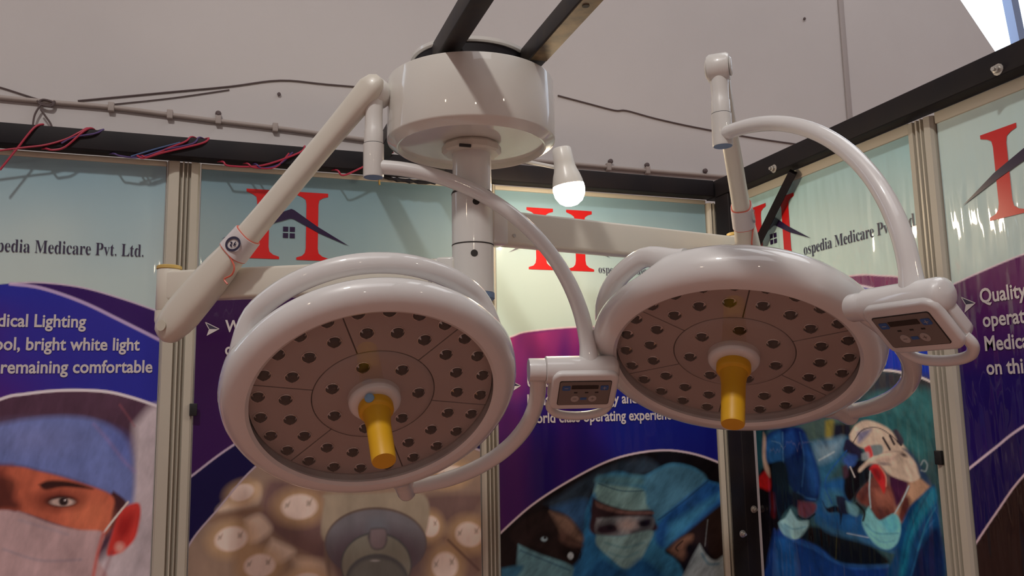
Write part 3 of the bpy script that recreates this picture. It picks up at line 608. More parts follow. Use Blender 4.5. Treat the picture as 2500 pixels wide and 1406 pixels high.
class Wall: pass
def wall(name, label, a, b, z0, z1, side, painter, gain, paint_from=.97):
    W = Wall(); W.side = side
    if side == 'B': W.o = Vector((a, YB, 0)); W.u = Vector((1, 0, 0)); W.n = Vector((0, -1, 0)); W.on = lambda px, py: on_y(px, py, YB-.004)
    else: W.o = Vector((XR, a, 0)); W.u = Vector((0, -1, 0)); W.n = Vector((-1, 0, 0)); W.on = lambda px, py: on_x(px, py, XR-.004)
    w = abs(b-a); W.w = w; W.t = empty(name, W.o+W.u*w/2+Vector((0, 0, .0)), label, 'banner', 'printed banners on the booth panels')
    Mx = Matrix(((W.u.x, W.n.x, 0, W.o.x), (W.u.y, W.n.y, 0, W.o.y), (0, 0, 1, 0), (0, 0, 0, 1)))
    G().box((0, -.012, 0), (w, .002, 2.403), 0, Mx).obj('panel_board', 'board', W.t)
    step = .0031; nu = int(w/step); nz = int((z1-paint_from)/step)
    us = np.linspace(.002, w-.002, nu); zs = np.linspace(paint_from, z1, nz); zs = np.concatenate([[.06], zs]); nz += 1
    U, Z = np.meshgrid(us, zs); P = np.array(W.o)[None]+np.outer(U.ravel(), np.array(W.u))+np.array(W.n)[None]*.004; P[:,2] = Z.ravel()
    X, Y = project_np(P); p = Paint(X, Y, gain); painter(p)
    idx = np.arange(nu*nz).reshape(nz, nu); q = np.stack([idx[:-1,:-1], idx[:-1,1:], idx[1:,1:], idx[1:,:-1]], -1).reshape(-1, 4)
    me = bpy.data.meshes.new('printed_sheet'); me.vertices.add(nu*nz); me.vertices.foreach_set('co', P.ravel())
    me.loops.add(q.size); me.loops.foreach_set('vertex_index', q.ravel().astype(np.int32))
    me.polygons.add(len(q)); me.polygons.foreach_set('loop_start', np.arange(0, q.size, 4, dtype=np.int32))
    me.update(calc_edges=True); me.validate()
    ca = me.color_attributes.new('Col', 'FLOAT_COLOR', 'POINT'); ca.data.foreach_set('color', np.c_[np.clip(p.c, 0, .9), np.ones(nu*nz)].ravel())
    me.materials.append(M['vinyl_back' if side == 'B' else 'vinyl_right'])
    link(bpy.data.objects.new('printed_sheet', me), W.t)
    G().box((0, .0, z1), (w, .010, 2.403), 0, Mx).obj('top_rail', 'frame', W.t, bevel=.003)
    return W
# logo drawn once in metres: u to the right of its left edge, z above its foot
LOGO_STEM = [(0, .231), (.105, .231), (.105, .219), (.088, .214), (.076, .206), (.073, .190), (.073, .040), (.076, .024), (.088, .014), (.107, .008), (.107, 0), (0.004, 0), (.004, .008), (.022, .014), (.031, .024), (.034, .040), (.034, .190), (.031, .206), (.019, .214), (0, .221)]
def logo(W, ul, z0):
    def pl(pts): return [W.o+W.u*max(ul+x, .004)+Vector((0, 0, z0+z))+W.n*.0055 for x, z in pts]
    for dx in (0, .158):
        P = pl([(x+dx, z) for x, z in LOGO_STEM]); mesh_obj('logo_stem', P, [tuple(range(len(P)))], 'redlogo', W.t)
    R = [(-.074, .058), (.03, .121), (.143, .171), (.152, .168), (.228, .116), (.336, .053), (.228, .096), (.152, .137), (.140, .138), (.03, .099)]
    P = [p+W.n*.0012 for p in pl(R)]; mesh_obj('logo_roof', P, [tuple(range(len(P)))], 'navylogo', W.t)
    g = G()
    for i in (0, 1):
        for j in (0, 1):
            x = .118+i*.0215; z = .072+j*.0215
            g.add(pl([(x, z), (x+.0165, z), (x+.0165, z+.0165), (x, z+.0165)]), [(0, 1, 2, 3)])
    g.obj('logo_window', 'navylogo', W.t)
def bullet(W, px, py, s=.021):
    p = W.on(px, py)+W.n*.0015; z = Vector((0, 0, 1)); u = W.u
    q = lambda x, y: p+u*(x*s)+z*(y*s)
    t = .12
    G().add([q(-1, 1), q(1, 0), q(-.45, 0)], [(0, 2, 1)]).obj('bullet_arrow', 'inklogo', W.t)
    g = G().add([q(-.45, -.02), q(1, -.02), q(-.75, -1.05)], [(0, 2, 1)])
    for a, b in (((-1, 1), (1, 0)), ((-1, 1), (-.45, 0))):
        d = Vector((b[0]-a[0], b[1]-a[1])).normalized()*.055; nx, ny = -d.y, d.x
        g.add([q(a[0]-nx, a[1]-ny)+W.n*.0006, q(b[0]-nx, b[1]-ny)+W.n*.0006, q(b[0]+nx, b[1]+ny)+W.n*.0006, q(a[0]+nx, a[1]+ny)+W.n*.0006], [(0, 1, 2, 3)])
    g.obj('bullet_outline', 'white_print', W.t)
COMPANY = serif('ospedia Medicare Pvt. Ltd.')
CW, CCH = .490, .0385
def company(W, start, k=1.):
    lettering(W.t, COMPANY, start, W.u, W.n, CW*k, CCH*(k if k < .8 else 1), 'inklogo', 'company_lettering', bold=-.006, capch=serif('M'))
ZT = 2.386
W1 = wall('printed_banner', 'banner with a masked face under a blue cap, left of the lamps', -1.085, -.190, 0, ZT, 'B', paint1, 1.5)
W2 = wall('printed_banner', 'banner with a red logo and printed glowing lamp discs behind the left lamp', -.088, .844, 0, ZT, 'B', paint2, 1.05)
W3 = wall('printed_banner', 'banner with three masked figures on black, below the lit bulb', .910, 1.794, 0, ZT, 'B', paint3, 1.5)
W4 = wall('printed_banner', 'right wall banner with two capped surgeons, beside the corner post', 2.612, 1.785, 0, 2.370, 'R', paint4, 1.65)
W5 = wall('printed_banner', 'right wall banner cut by the picture edge, with large bullet text', 1.692, .80, 0, 2.370, 'R', paint5, 1.6)
e1 = W1.on(350, 627)
company(W1, Vector((e1.x-CW*.885, YB-.004, e1.z)), .885)
logo(W2, .0533-W2.o.x, 2.100); company(W2, Vector((.360, YB-.004, 2.094)), .76)
logo(W3, 1.0322-W3.o.x, 2.098); company(W3, Vector((1.3150, YB-.004, 2.094)), .76)
logo(W4, W4.o.y-2.5731, 2.098); company(W4, Vector((XR-.004, 2.277, 2.100)))
logo(W5, W5.o.y-1.557, 2.062); company(W5, Vector((XR-.004, 1.26, 2.062)))
BC = .0365
_v, _ = text_data('remaining comfortable'); BKX = (W1.on(372, 909)-W1.on(4, 909)).length/((_v[:,0].max()-_v[:,0].min())*BC/cap('H'))
def lines(W, items, right=False):
    for s, px, py in items: lettering(W.t, s, W.on(px, py), W.u, W.n, -BKX, BC, 'white_print', bold=.022, right=right)
lines(W1, [('in Medical Lighting', 210, 799), ('Cool, bright white light', 341, 855), ('while remaining comfortable', 372, 909)], True)
lines(W2, [('World class', 549, 810), ('operating lights', 549, 866)]); bullet(W2, 518, 803)
lines(W3, [('Up-to-date', 1287, 944), ('Lighting Technology and', 1287, 989), ('world class operating experience', 1287, 1033)]); bullet(W3, 1257, 942)
lines(W5, [('Quality', 2395, 740), ('operating', 2402, 798), ('Medical', 2407, 856), ('on this', 2411, 914)]); bullet(W5, 2366, 742)

# ------------------------------------------------------------------ ceiling mount
PX, PY = .56, 1.87
cm = empty('ceiling_mount', (PX, PY, 2.25), 'large white drum with a thick white column hanging from the dark bars', 'ceiling mount')
G().lathe([(.052, 2.250), (.177, 2.250), (.179, 2.239), (.183, 2.2375), (.2045, 2.2515), (.206, 2.256), (.206, 2.398), (.205, 2.401), (.200, 2.4025), (.12, 2.403)], (PX, PY, 0), n=96, close=False).obj('drum', 'canister', cm, smooth=True)
G().lathe([(.02, 2.4035), (.137, 2.4035), (.143, 2.406), (.143, 2.452), (.02, 2.453)], (PX, PY, 0), n=64, close=False).obj('mounting_plate', 'blacksteel', cm, smooth=True)
G().lathe([(.02, 2.4535), (.146, 2.4535), (.149, 2.456), (.149, 2.464), (.02, 2.466)], (PX, PY, 0), n=64, close=False).obj('ceiling_flange', 'enamel', cm, smooth=True)
G().lathe([(.048, 2.224), (.066, 2.224), (.073, 2.228), (.073, 2.242), (.066, 2.2495), (.048, 2.2495)], (PX, PY, 0), n=12, close=False).obj('collar', 'cream', cm)
G().lathe([(.0475, 2.128), (.0475, 2.262)], (PX, PY, 0), n=48).obj('column_tube', 'enamel', cm, smooth=True)
G().lathe([(.0495, 2.1235), (.0495, 2.128)], (PX, PY, 0), n=48).obj('seam_ring', 'seam', cm)
G().lathe([(0, 1.835), (.026, 1.835), (.028, 1.840), (.028, 1.864)], (PX, PY, 0), n=32).obj('end_stub', 'brass', cm, smooth=True)
G().lathe([(.030, 1.862), (.046, 1.862), (.0515, 1.867), (.0515, 1.880), (.03, 1.880)], (PX, PY, 0), n=48, close=False).obj('blue_ring', 'bluecap', cm, smooth=True)
toC = (Vector((0, 0, 0))-Vector((PX, PY, 0))).normalized()
for px, py in ((1135, 352),):
    q = Vector((PX, PY, 0))+toC*.069; G().tube([(q.x-.03, q.y, 2.2245), (q.x-.002, q.y-.001, 2.2245)], .004, 6).obj('collar_screw', 'seam', cm)

# ------------------------------------------------------------------ the two lamps
def head_frame(c, n):
    n = Vector(n).normalized(); a = n.cross(Vector((0, 0, 1))).normalized(); b = n.cross(a)
    return Matrix(((a.x, b.x, n.x, c[0]), (a.y, b.y, n.y, c[1]), (a.z, b.z, n.z, c[2]), (0, 0, 0, 1)))
# one LED: dark lens in a bright bezel, shared by every copy
def led_mesh():
    g = G()
    g.lathe([(.0168, .0), (.0165, .0018), (.0150, .0024), (.0146, .0010)], n=20, mi=1, close=False)
    g.lathe([(.0147, .0008), (.0125, .0050), (.008, .0085), (0, .0098)], n=20, mi=0, close=False)
    for k in range(3):                       # the bright clips holding the lens
        a = math.radians(90+120*k); c, s = math.cos(a), math.sin(a); d = Vector((-s, c, 0))
        p = Vector((c, s, 0))
        g.add([p*.0148+d*.0035+Vector((0, 0, .0022)), p*.0148-d*.0035+Vector((0, 0, .0022)), p*.0105+Vector((0, 0, .0078))], [(0, 1, 2)], 1)
    me = bpy.data.meshes.new('led'); me.from_pydata([tuple(v) for v in g.v], [], g.f)
    me.materials.append(M['ledglass']); me.materials.append(M['chrome']); me.polygons.foreach_set('material_index', g.mi)
    me.polygons.foreach_set('use_smooth', [True]*len(me.polygons)); me.update(); return me
LED = led_mesh()
def sector_mesh(name, r0, r1, a0, a1, gap, z0, z1, n=14):
    v = []; 
    for z in (z0, z1):
        for r in (r0, r1):
            g = gap/r
            for k in range(n+1):
                a = a0+g+(a1-a0-2*g)*k/n; v.append((r*math.cos(a), r*math.sin(a), z))
    m = n+1; i = lambda zi, ri, k: (zi*2+ri)*m+k
    f = []
    for k in range(n):
        f += [(i(1,0,k), i(1,1,k), i(1,1,k+1), i(1,0,k+1)), (i(0,0,k), i(0,0,k+1), i(0,1,k+1), i(0,1,k)), (i(0,1,k), i(0,1,k+1), i(1,1,k+1), i(1,1,k)), (i(0,0,k+1), i(0,0,k), i(1,0,k), i(1,0,k+1))]
    f += [(i(0,0,0), i(0,1,0), i(1,1,0), i(1,0,0)), (i(0,1,n), i(0,0,n), i(1,0,n), i(1,1,n))]
    return v, f
FZ = -.030                                       # LED plate behind the rim
def lamp_head(t, c, n, div0, cen0, slot0, slot1, foot_dir, blue):
    H = head_frame(c, n)
    # shell: thick front rim, shallower where the grip slot is cut behind it
    A = [(.2725, FZ-.006), (.2715, -.014), (.2665, -.003), (.274, .003), (.290, .003), (.304, -.001), (.317, -.011), (.3255, -.026), (.329, -.042), (.327, -.058), (.321, -.073), (.309, -.088), (.290, -.101), (.262, -.112), (.20, -.124), (.10, -.132), (0, -.134)]
    B = [(.2725, FZ-.006), (.2715, -.014), (.2665, -.003), (.274, .003), (.290, .003), (.304, -.001), (.317, -.011), (.3245, -.026), (.325, -.040), (.319, -.050), (.309, -.056), (.298, -.064), (.284, -.069), (.262, -.075), (.21, -.098), (.10, -.128), (0, -.134)]
    N = 180; v = []; f = []
    for i, (pa, pb) in enumerate(zip(A, B)):
        for k in range(N):
            an = 360*k/N; d = ((an-slot0) % 360)/((slot1-slot0) % 360)
            w = 0 if d >= 1 else min(1, min(d, 1-d)*7); w = w*w*(3-2*w)
            r = pa[0]+(pb[0]-pa[0])*w; z = pa[1]+(pb[1]-pa[1])*w
            v.append((r*math.cos(math.radians(an)), r*math.sin(math.radians(an)), z))
    for i in range(len(A)-1):
        for k in range(N): f.append((i*N+k, i*N+(k+1) % N, (i+1)*N+(k+1) % N, (i+1)*N+k))
    mesh_obj('shell', v, [q[::-1] for q in f], 'shell', t, H, smooth=True)
    # the grip bar bridging the slot
    path = []; rad = []; span = (slot1-slot0) % 360; m = 40
    for k in range(m+1):
        s = k/m; a = math.radians(slot0-5+(span+10)*s); e = min(1, min(s, 1-s)*6); e = e*e*(3-2*e)
        path.append((math.cos(a)*(.290+.017*e), math.sin(a)*(.290+.017*e), -.074-.040*e)); rad.append(.028-.0055*e)
    G().tube(path, rad, 16, sec=(1.0, 1.0, .9)).obj('grip_bar', 'shell', t, H, smooth=True)
    G().lathe([(0, FZ-.012), (.2715, FZ-.012), (.2715, FZ-.003), (0, FZ-.003)], n=64, close=False).obj('back_plate', 'facedark', t, H)
    for k in range(6):
        a0 = math.radians(div0+60*k); a1 = a0+math.radians(60)
        sv, sf = sector_mesh('s', .137, .2690, a0, a1, .0016, FZ-.003, FZ)
        sp = mesh_obj('led_sector', sv, sf, 'face', t, H)
        spots = [(.190, d) for d in (10.5, 30, 49.5)]+[(.2475, d) for d in (7.5, 22.5, 37.5, 52.5)]
        for r, d in spots:
            a = a0+math.radians(d); o = bpy.data.objects.new('led', LED)
            link(o, sp, H @ Matrix.Translation((r*math.cos(a), r*math.sin(a), FZ)))
    cp = G().lathe([(.03, FZ+.006), (.118, FZ+.006), (.131, FZ+.003), (.1345, FZ), (.1345, FZ-.003)][::-1], n=64, close=False).obj('centre_plate', 'face', t, H, smooth=True)
    for k in range(7):
        a = math.radians(cen0+360/7*k); link(bpy.data.objects.new('led', LED), cp, H @ Matrix.Translation((.099*math.cos(a), .099*math.sin(a), FZ+.006)))
    G().lathe([(.057, -.012), (.2705, -.012)], n=64, close=False).obj('cover_glass', 'cover', t, H, smooth=True)
    G().lathe([(.060, FZ), (.0585, -.014), (.057, -.006), (.052, -.0005), (.04, .0015), (0, .0015)], n=48, close=False).obj('handle_hub', 'shell', t, H, smooth=True)
    hd = G().lathe([(0, .001), (.0375, .001), (.0385, .004), (.0385, .019), (.036, .023), (.0315, .026), (.029, .040), (.0268, .056), (.0262, .10), (.0258, .152), (.0245, .157), (0, .158)], n=40, close=False).obj('sterile_handle', 'yellow', t, H, smooth=True)
    if blue:
        a = math.radians(-62); p = Vector((math.cos(a)*.037, math.sin(a)*.037, .011))
        G().lathe([(.0105, 0), (.0105, .006), (.008, .0085), (0, .009)], p, (math.cos(a), math.sin(a), .35), 20, close=False).obj('release_button', 'lightblue', hd, H, smooth=True)
    return H

def lamp(label, hub_z, tipxy, tipz, arm_z, c, n, phi, R, z0, Hh, div0, cen0, slot0, slot1, footpx, elbow, sticker_s, blue, ringz):
    t = empty('surgical_lamp', (PX, PY, hub_z[0]), label, 'surgical lamp', 'ceiling surgical lamps')
    # hub on the column and the level arm
    G().lathe([(.0478, hub_z[0]), (.0503, hub_z[0]+.001), (.0503, hub_z[1]-.001), (.0478, hub_z[1])], (PX, PY, 0), n=48).obj('swivel_hub', 'enamel', t, smooth=True)
    G().lathe([(.049, ringz-.0012), (.0509, ringz-.0012), (.0509, ringz+.0012), (.049, ringz+.0012)], (PX, PY, 0), n=48, close=False).obj('hub_seam', 'seam', t)
    d = Vector((tipxy[0]-PX, tipxy[1]-PY, 0)); L = d.length; d.normalize(); s = Vector((0, 0, 1)).cross(d)
    Mx = Matrix(((d.x, s.x, 0, PX), (d.y, s.y, 0, PY), (0, 0, 1, 0), (0, 0, 0, 1)))
    G().box((.035, -.027, arm_z[0]), (L, .027, arm_z[1]), 0, Mx).obj('level_arm', 'cream', t, bevel=.008)
    G().box((.042, -.0285, arm_z[0]-.002), (.085, .0285, arm_z[1]+.002), 0, Mx).obj('arm_clamp', 'enamel', t, bevel=.006)
    for q in (.25, .75):
        G().lathe([(.0045, 0), (.0045, .002), (0, .002)], Mx @ Vector((.10, -.0275 if d.x > 0 else .0275, arm_z[0]+(arm_z[1]-arm_z[0])*q)), -s if d.x > 0 else s, 10).obj('arm_screw', 'bolt', t)
    hs = (toC+Vector((.18*(1 if d.x > 0 else .3), -.06, 0))).normalized()
    G().lathe([(.0085, -.004), (.0085, .0012), (0, .0012)], Vector((PX, PY, hub_z[0]+(hub_z[1]-hub_z[0])*.77))+hs*.0495, hs, 16).obj('hub_screw', 'seam', t)
    # elbow at the end of the level arm
    ex, ey = tipxy
    G().lathe([(.026, arm_z[0]-.024), (.029, arm_z[0]-.020), (.029, arm_z[1]+.004), (.028, arm_z[1]+.006)], (ex, ey, 0), n=36).obj('elbow_sleeve', 'cream', t, smooth=True)
    G().lathe([(.027, arm_z[1]+.0062), (.0305, arm_z[1]+.007), (.0305, arm_z[1]+.014), (.027, arm_z[1]+.016)], (ex, ey, 0), n=36).obj('elbow_ring', 'yellowring', t, smooth=True)
    e = Vector(elbow)
    G().tube([(ex, ey, arm_z[0]-.0245), (ex, ey, arm_z[0]-.045), (ex+(e.x-ex)*.25, ey+(e.y-ey)*.25, e.z+.012), (ex+(e.x-ex)*.5, ey+(e.y-ey)*.5, e.z-.008), (ex+(e.x-ex)*.62, ey+(e.y-ey)*.62, e.z-.026)], [.029, .0295, .031, .030, .021], 20, sec=(1, 1, .85)).obj('elbow_knuckle', 'cream', t, smooth=True)
    # stem above the head and the sprung arm up to it
    o = Vector(c)-Vector(n).normalized()*.06; sx, sy = o.x, o.y
    zb = z_above(sx, sy, 433 if blue else 357); zt = z_above(sx, sy, 222 if blue else 166)
    U = Vector((sx, sy, zt)); h = Vector((e.x-sx, e.y-sy, 0)).normalized(); side = Vector((0, 0, 1)).cross(h)
    if side.dot(-U) < 0: side = -side
    top = U+(side*.016 if blue else Vector((0, 0, .0))) ; low = e+side*.012
    ad = (top-low).normalized(); Ls = (top-low).length
    pts = [(0, .036), (.02, .042), (.06, .045), (.18, .043), (.26, .039), (.32, .034), (.40, .0295), (.50, .028), (.80, .027), (.93, .029), (1.0, .031), (1.03, .023), (1.045, .010)]
    G().tube([low-ad*.040, low-ad*.037, low-ad*.030, low-ad*.018]+[low+ad*(Ls*s_) for s_, r in pts[1:]], [.008, .018, .028, .035]+[r for s_, r in pts[1:]], 20, sec=(1, .80, .7), ref=ad.cross(side)).obj('spring_arm', 'cream', t, smooth=True)
    G().lathe([(.0135, 0), (.0135, .0022), (0, .0022)], low+side*.0335, side, 24).obj('pivot_cap', 'frame', t)
    u2 = ad.cross(side).normalized()
    if u2.z > 0: u2 = -u2
    G().box((-.016, -.03, -.012), (.05, .002, .022), 0, Matrix.Translation(low+u2*.030+ad*.045) @ Matrix(((ad.x, u2.x, side.x, 0), (ad.y, u2.y, side.y, 0), (ad.z, u2.z, side.z, 0), (0, 0, 0, 1)))).obj('gas_spring_end', 'panelgrey', t, bevel=.004)
    # maker's sticker wrapped round the arm
    sc = low+ad*(Ls*sticker_s)
    st = G().tube([sc-ad*.030, sc-ad*.029, sc+ad*.029, sc+ad*.030], [.034, .0375, .0345, .032], 20, sec=(1, .82, .7), ref=ad.cross(side)).obj('sticker', 'sticker', t, smooth=True)
    for q, r in ((-.030, .037), (.030, .033)):
        G().tube([sc+ad*(q-.0012), sc+ad*(q+.0012)], [r, r], 20, sec=(1, .82, .7), ref=ad.cross(side)).obj('sticker_edge', 'stickred', st)
    g = G(); oc = sc+side*.0318-ad*.002+u2*.006; m = 28
    for k in range(m):
        a0, a1 = 2*math.pi*k/m, 2*math.pi*(k+1)/m
        q = lambda a, r1, r2: oc+(ad*.6-u2*.8)*0+Vector((0, 0, 1)).cross(side)*(math.cos(a)*r1)*(-1)+Vector((0, 0, 1))*(math.sin(a)*r2)
        g.add([q(a0, .0225, .0185), q(a1, .0225, .0185), q(a1, .0165, .0125), q(a0, .0165, .0125)], [(0, 1, 2, 3), (3, 2, 1, 0)])
    hx = Vector((0, 0, 1)).cross(side)
    for a, b, w in (((-.008, .005), (-.002, -.005), .003), ((-.008, -.004), (-.003, .001), .003), ((.002, .004), (.008, .005), .003), ((.002, .004), (.008, -.003), .003), ((.002, -.006), (.008, -.003), .003)):
        p0 = oc-hx*a[0]+Vector((0, 0, a[1])); p1 = oc-hx*b[0]+Vector((0, 0, b[1])); dd = (p1-p0).normalized(); nn = dd.cross(side)*(w/2)
        g.add([p0+nn, p1+nn, p1-nn, p0-nn], [(0, 1, 2, 3), (3, 2, 1, 0)])
    g.obj('sticker_emblem', 'stickink', st)
    tl = sc-ad*.030+u2*.030
    G().tube(smooth_path([tl-u2*.02+side*.026, tl+u2*.012+side*.022-ad*.01, tl+u2*.02-ad*.03+side*.018, tl+u2*.012-ad*.052+side*.018, tl+u2*.028-ad*.054+side*.018]), .0022, 6).obj('sticker_tail', 'stickred', st)
    # stem: lower sleeve, upper sleeve, knuckle
    zl = zb+.080; zm = zb+.112
    G().lathe([(.0235, zb), (.0242, zb+.003), (.0242, zl-.001), (.0232, zl)], (sx, sy, 0), n=36).obj('stem_sleeve', 'enamel', t, smooth=True)
    G().lathe([(.0, zb-.0008), (.0215, zb-.0008), (.0225, zb+.0005)], (sx, sy, 0), n=36, close=False).obj('stem_cap', 'bluecap', t, smooth=True)
    G().lathe([(.0236, zl-.0008), (.0236, zl+.0008)], (sx, sy, 0), n=36).obj('stem_seam', 'seam', t)
    G().lathe([(.0225, zl+.0008), (.0225, zm), (.021, zm+.004), (.0208, zt-.060), (.022, zt-.035), (.0225, zt-.012)], (sx, sy, 0), n=36).obj('stem_upper', 'enamel', t, smooth=True)
    kn = G().lathe([(.0, -.026), (.031, -.026), (.035, -.020), (.035, .020), (.031, .026), (0, .026)], U-side*(.012 if blue else 0), side, 32, close=False).obj('knuckle', 'enamel', t, smooth=True)
    for q in (-1, 1):
        G().lathe([(.0, 0), (.022, 0), (.024, .002), (.020, .005), (0, .005)], U-side*(.012 if blue else 0)+side*q*.0265, side*q, 28, close=False).obj('knuckle_cap', 'enamel', kn, smooth=True)
    # upper yoke
    dr = Vector((math.cos(math.radians(phi)), math.sin(math.radians(phi)), 0)); path = []; rad = []
    for k in range(41):
        a = math.pi/2*k/40; path.append((sx+dr.x*R*math.sin(a), sy+dr.y*R*math.sin(a), z0-Hh*(1-math.cos(a)))); rad.append(.0172+.003*max(0, (k-26)/14)+.003*max(0, (k-38)/2))
    G().tube(path, rad, 20).obj('upper_yoke', 'shell', t, smooth=True)
    E = Vector(path[-1])-Vector((0, 0, .022))
    # control box on the side axis
    w_ = Vector((0, 0, 1)).cross(dr); v = (w_*.70-Vector((0, 0, 1))*.714).normalized(); m_ = dr.cross(v); 
    if m_.dot(EYE-E) < 0: m_ = -m_
    B = Matrix(((dr.x, v.x, m_.x, E.x), (dr.y, v.y, m_.y, E.y), (dr.z, v.z, m_.z, E.z), (0, 0, 0, 1)))
    cb = G().lathe([(.0, -.105), (.026, -.105), (.032, -.102), (.0325, .052), (.030, .062), (.022, .068), (0, .069)], (0, 0, -.004), (1, 0, 0), 36, close=False).obj('control_box', 'shell', t, B, smooth=True)
    G().lathe([(.0, -.143), (.0265, -.143), (.0275, -.140), (.0275, -.1055), (0, -.1055)], (0, 0, -.004), (1, 0, 0), 32, close=False).obj('side_joint', 'shell', t, B, smooth=True)
    x0, x1 = -.092, .066
    G().prism(rrect(x0, x1, -.022, .094, .022), (0, 0, -.012), (1, 0, 0), (0, 1, 0), (0, 0, 1), .026).obj('rear_shell', 'shell', cb, B, bevel=.005)
    G().prism(rrect(x0, x1, -.020, .094, .022), (0, 0, .0145), (1, 0, 0), (0, 1, 0), (0, 0, 1), .020).obj('front_shell', 'shell', cb, B, bevel=.007)
    gp = [(x0+.010, .080, .012), (x0+.008, .105, .012), (x0+.030, .128, .012), (-.013, .136, .012), (x1-.030, .128, .012), (x1-.008, .105, .012), (x1-.010, .080, .012)]
    G().tube(smooth_path(gp, 6), .0105, 12).obj('grip_loop', 'shell', cb, B, smooth=True)
    kz = .0352
    kp = G().prism(rrect(-.073, .047, .002, .074, .004), (0, 0, kz), (1, 0, 0), (0, 1, 0), (0, 0, 1), .0012).obj('keypad', 'panelgrey', cb, B)
    kb = [(p[0], p[1]) for p in rrect(-.0745, .0485, .0005, .0755, .005)]
    G().prism(kb, (0, 0, kz-.0006), (1, 0, 0), (0, 1, 0), (0, 0, 1), .0012).obj('keypad_border', 'seam', cb, B)
    G().prism(rrect(-.045, .018, .013, .024, .001), (0, 0, kz+.0013), (1, 0, 0), (0, 1, 0), (0, 0, 1), .0008).obj('display', 'screen', cb, B)
    for bx in (-.067, .023):
        k_ = G().prism(rrect(bx, bx+.019, .014, .028, .003), (0, 0, kz+.0013), (1, 0, 0), (0, 1, 0), (0, 0, 1), .001)
        k_.box((bx+.005, .0203, kz+.0024), (bx+.014, .0217, kz+.0028), 1)
        if bx > 0: k_.box((bx+.0088, .0165, kz+.0024), (bx+.0102, .0255, kz+.0028), 1)
        k_.obj('blue_key', ['keyblue', 'keywhite'], cb, B)
    for bx, mk in ((-.034, 0), (.008, 1)):
        k_ = G().lathe([(.0098, 0), (.0098, .0008), (0, .0008)], (bx, .055, kz+.0013), n=20)
        k_.box((bx-.004, .0543, kz+.0022), (bx+.004, .0557, kz+.0025), 1)
        if mk: k_.box((bx-.0007, .051, kz+.0022), (bx+.0007, .059, kz+.0025), 1)
        k_.obj('round_key', ['keywhite', 'panelgrey'], cb, B)
    G().box((-.021, .0515, kz+.0013), (-.006, .0585, kz+.0018)).obj('key_icon', 'keyblue', cb, B)
    for bx in (-.038, -.012, .012): G().box((bx, .034, kz+.0013), (bx+.008, .0375, kz+.0017)).obj('print_mark', 'seam', cb, B)
    # head, then the lower yoke from the side joint round to its foot
    H = lamp_head(t, c, n, div0, cen0, slot0, slot1, None, blue)
    Hi = H.inverted(); O = H @ Vector((0, 0, -.045)); J = B @ Vector((-.120, .022, -.004))
    # foot on the rim: direction found from the measured point
    rr = ray(*footpx); nn = Vector((H[0][2], H[1][2], H[2][2])); q = (H @ Vector((0, 0, -.035))-EYE).dot(nn)/rr.dot(nn); Pf = Hi @ (EYE+rr*q)
    fa = math.atan2(Pf.y, Pf.x); foot = H @ Vector((math.cos(fa)*.352, math.sin(fa)*.352, -.040)); K = H @ Vector((math.cos(fa)*.372, math.sin(fa)*.372, -.044))
    path = [B @ Vector((-.120, -.004, -.004))]; rad = [.021]
    for k in range(36):
        a = math.pi/2*k/35; path.append(O+(J-O)*math.cos(a)+(K-O)*math.sin(a)); rad.append(.0195 if k < 30 else .0185)
    G().tube(path, rad, 18).obj('lower_yoke', 'shell', t, smooth=True)
    rdir = (foot-O).normalized()
    G().lathe([(.036, -.036), (.029, -.015), (.025, .0), (.0235, .034), (.021, .043), (.014, .048), (0, .049)], foot, rdir, 28).obj('yoke_foot', 'shell', t, smooth=True)
    return t
pB = on_z(413, 664, 1.966); pA = on_z(1800, 582, 2.088)
eB = at_depth(427, 798, 2.055); eA = Vector((pA.x+.012, pA.y-.03, 1.945))
lamp('surgical lamp on the left with a blue button at its yellow handle', (1.880, 1.9965), (pB.x, pB.y), 0, (1.890, 1.966), (.3169, 1.8197, 1.6188), (-.0039, -.6865, -.7271), -12, .50, 2.172, .46, -68, -69, 210, 345, (993, 1205), eB, .36, True, 1.9965)
lamp('surgical lamp on the right, its control box tilted over the rim', (1.9975, 2.1235), (pA.x, pA.y), 0, (2.004, 2.088), (1.096, 1.6014, 1.6965), (-.3436, -.4028, -.8483), -86, .50, 2.247, .44, -104.7, -104.2, 288, 42, (2085, 1025), eA, .36, False, 2.1235)

# ------------------------------------------------------------------ the lit bulb on its bracket
bc = on_y(1389, 462, 2.36); btop = on_y(1371, 365, 2.36); ax = (btop-bc).normalized()
bl = empty('light_bulb', bc, 'lit warm bulb on a pale holder between drum and back beam', 'bulb')
G().lathe([(0, -.056), (.020, -.052), (.037, -.041), (.048, -.022), (.0515, .0), (.0505, .012)], bc, ax, 36, close=False).obj('globe', 'bulb', bl, smooth=True)
G().lathe([(.0505, .0125), (.049, .026), (.044, .046), (.038, .062), (.0345, .076), (.033, .090), (.031, .132), (.027, .137), (0, .138)], bc, ax, 36, close=False).obj('holder', 'bulbbody', bl, smooth=True)
hp = bc+ax*.075; G().tube([hp+Vector((-.01, .02, 0)), Vector((hp.x-.06, YB-.09, 2.480)), Vector((hp.x-.065, YB-.03, 2.4785))], .0065, 8).obj('bracket', 'bulbbody', bl, smooth=True)

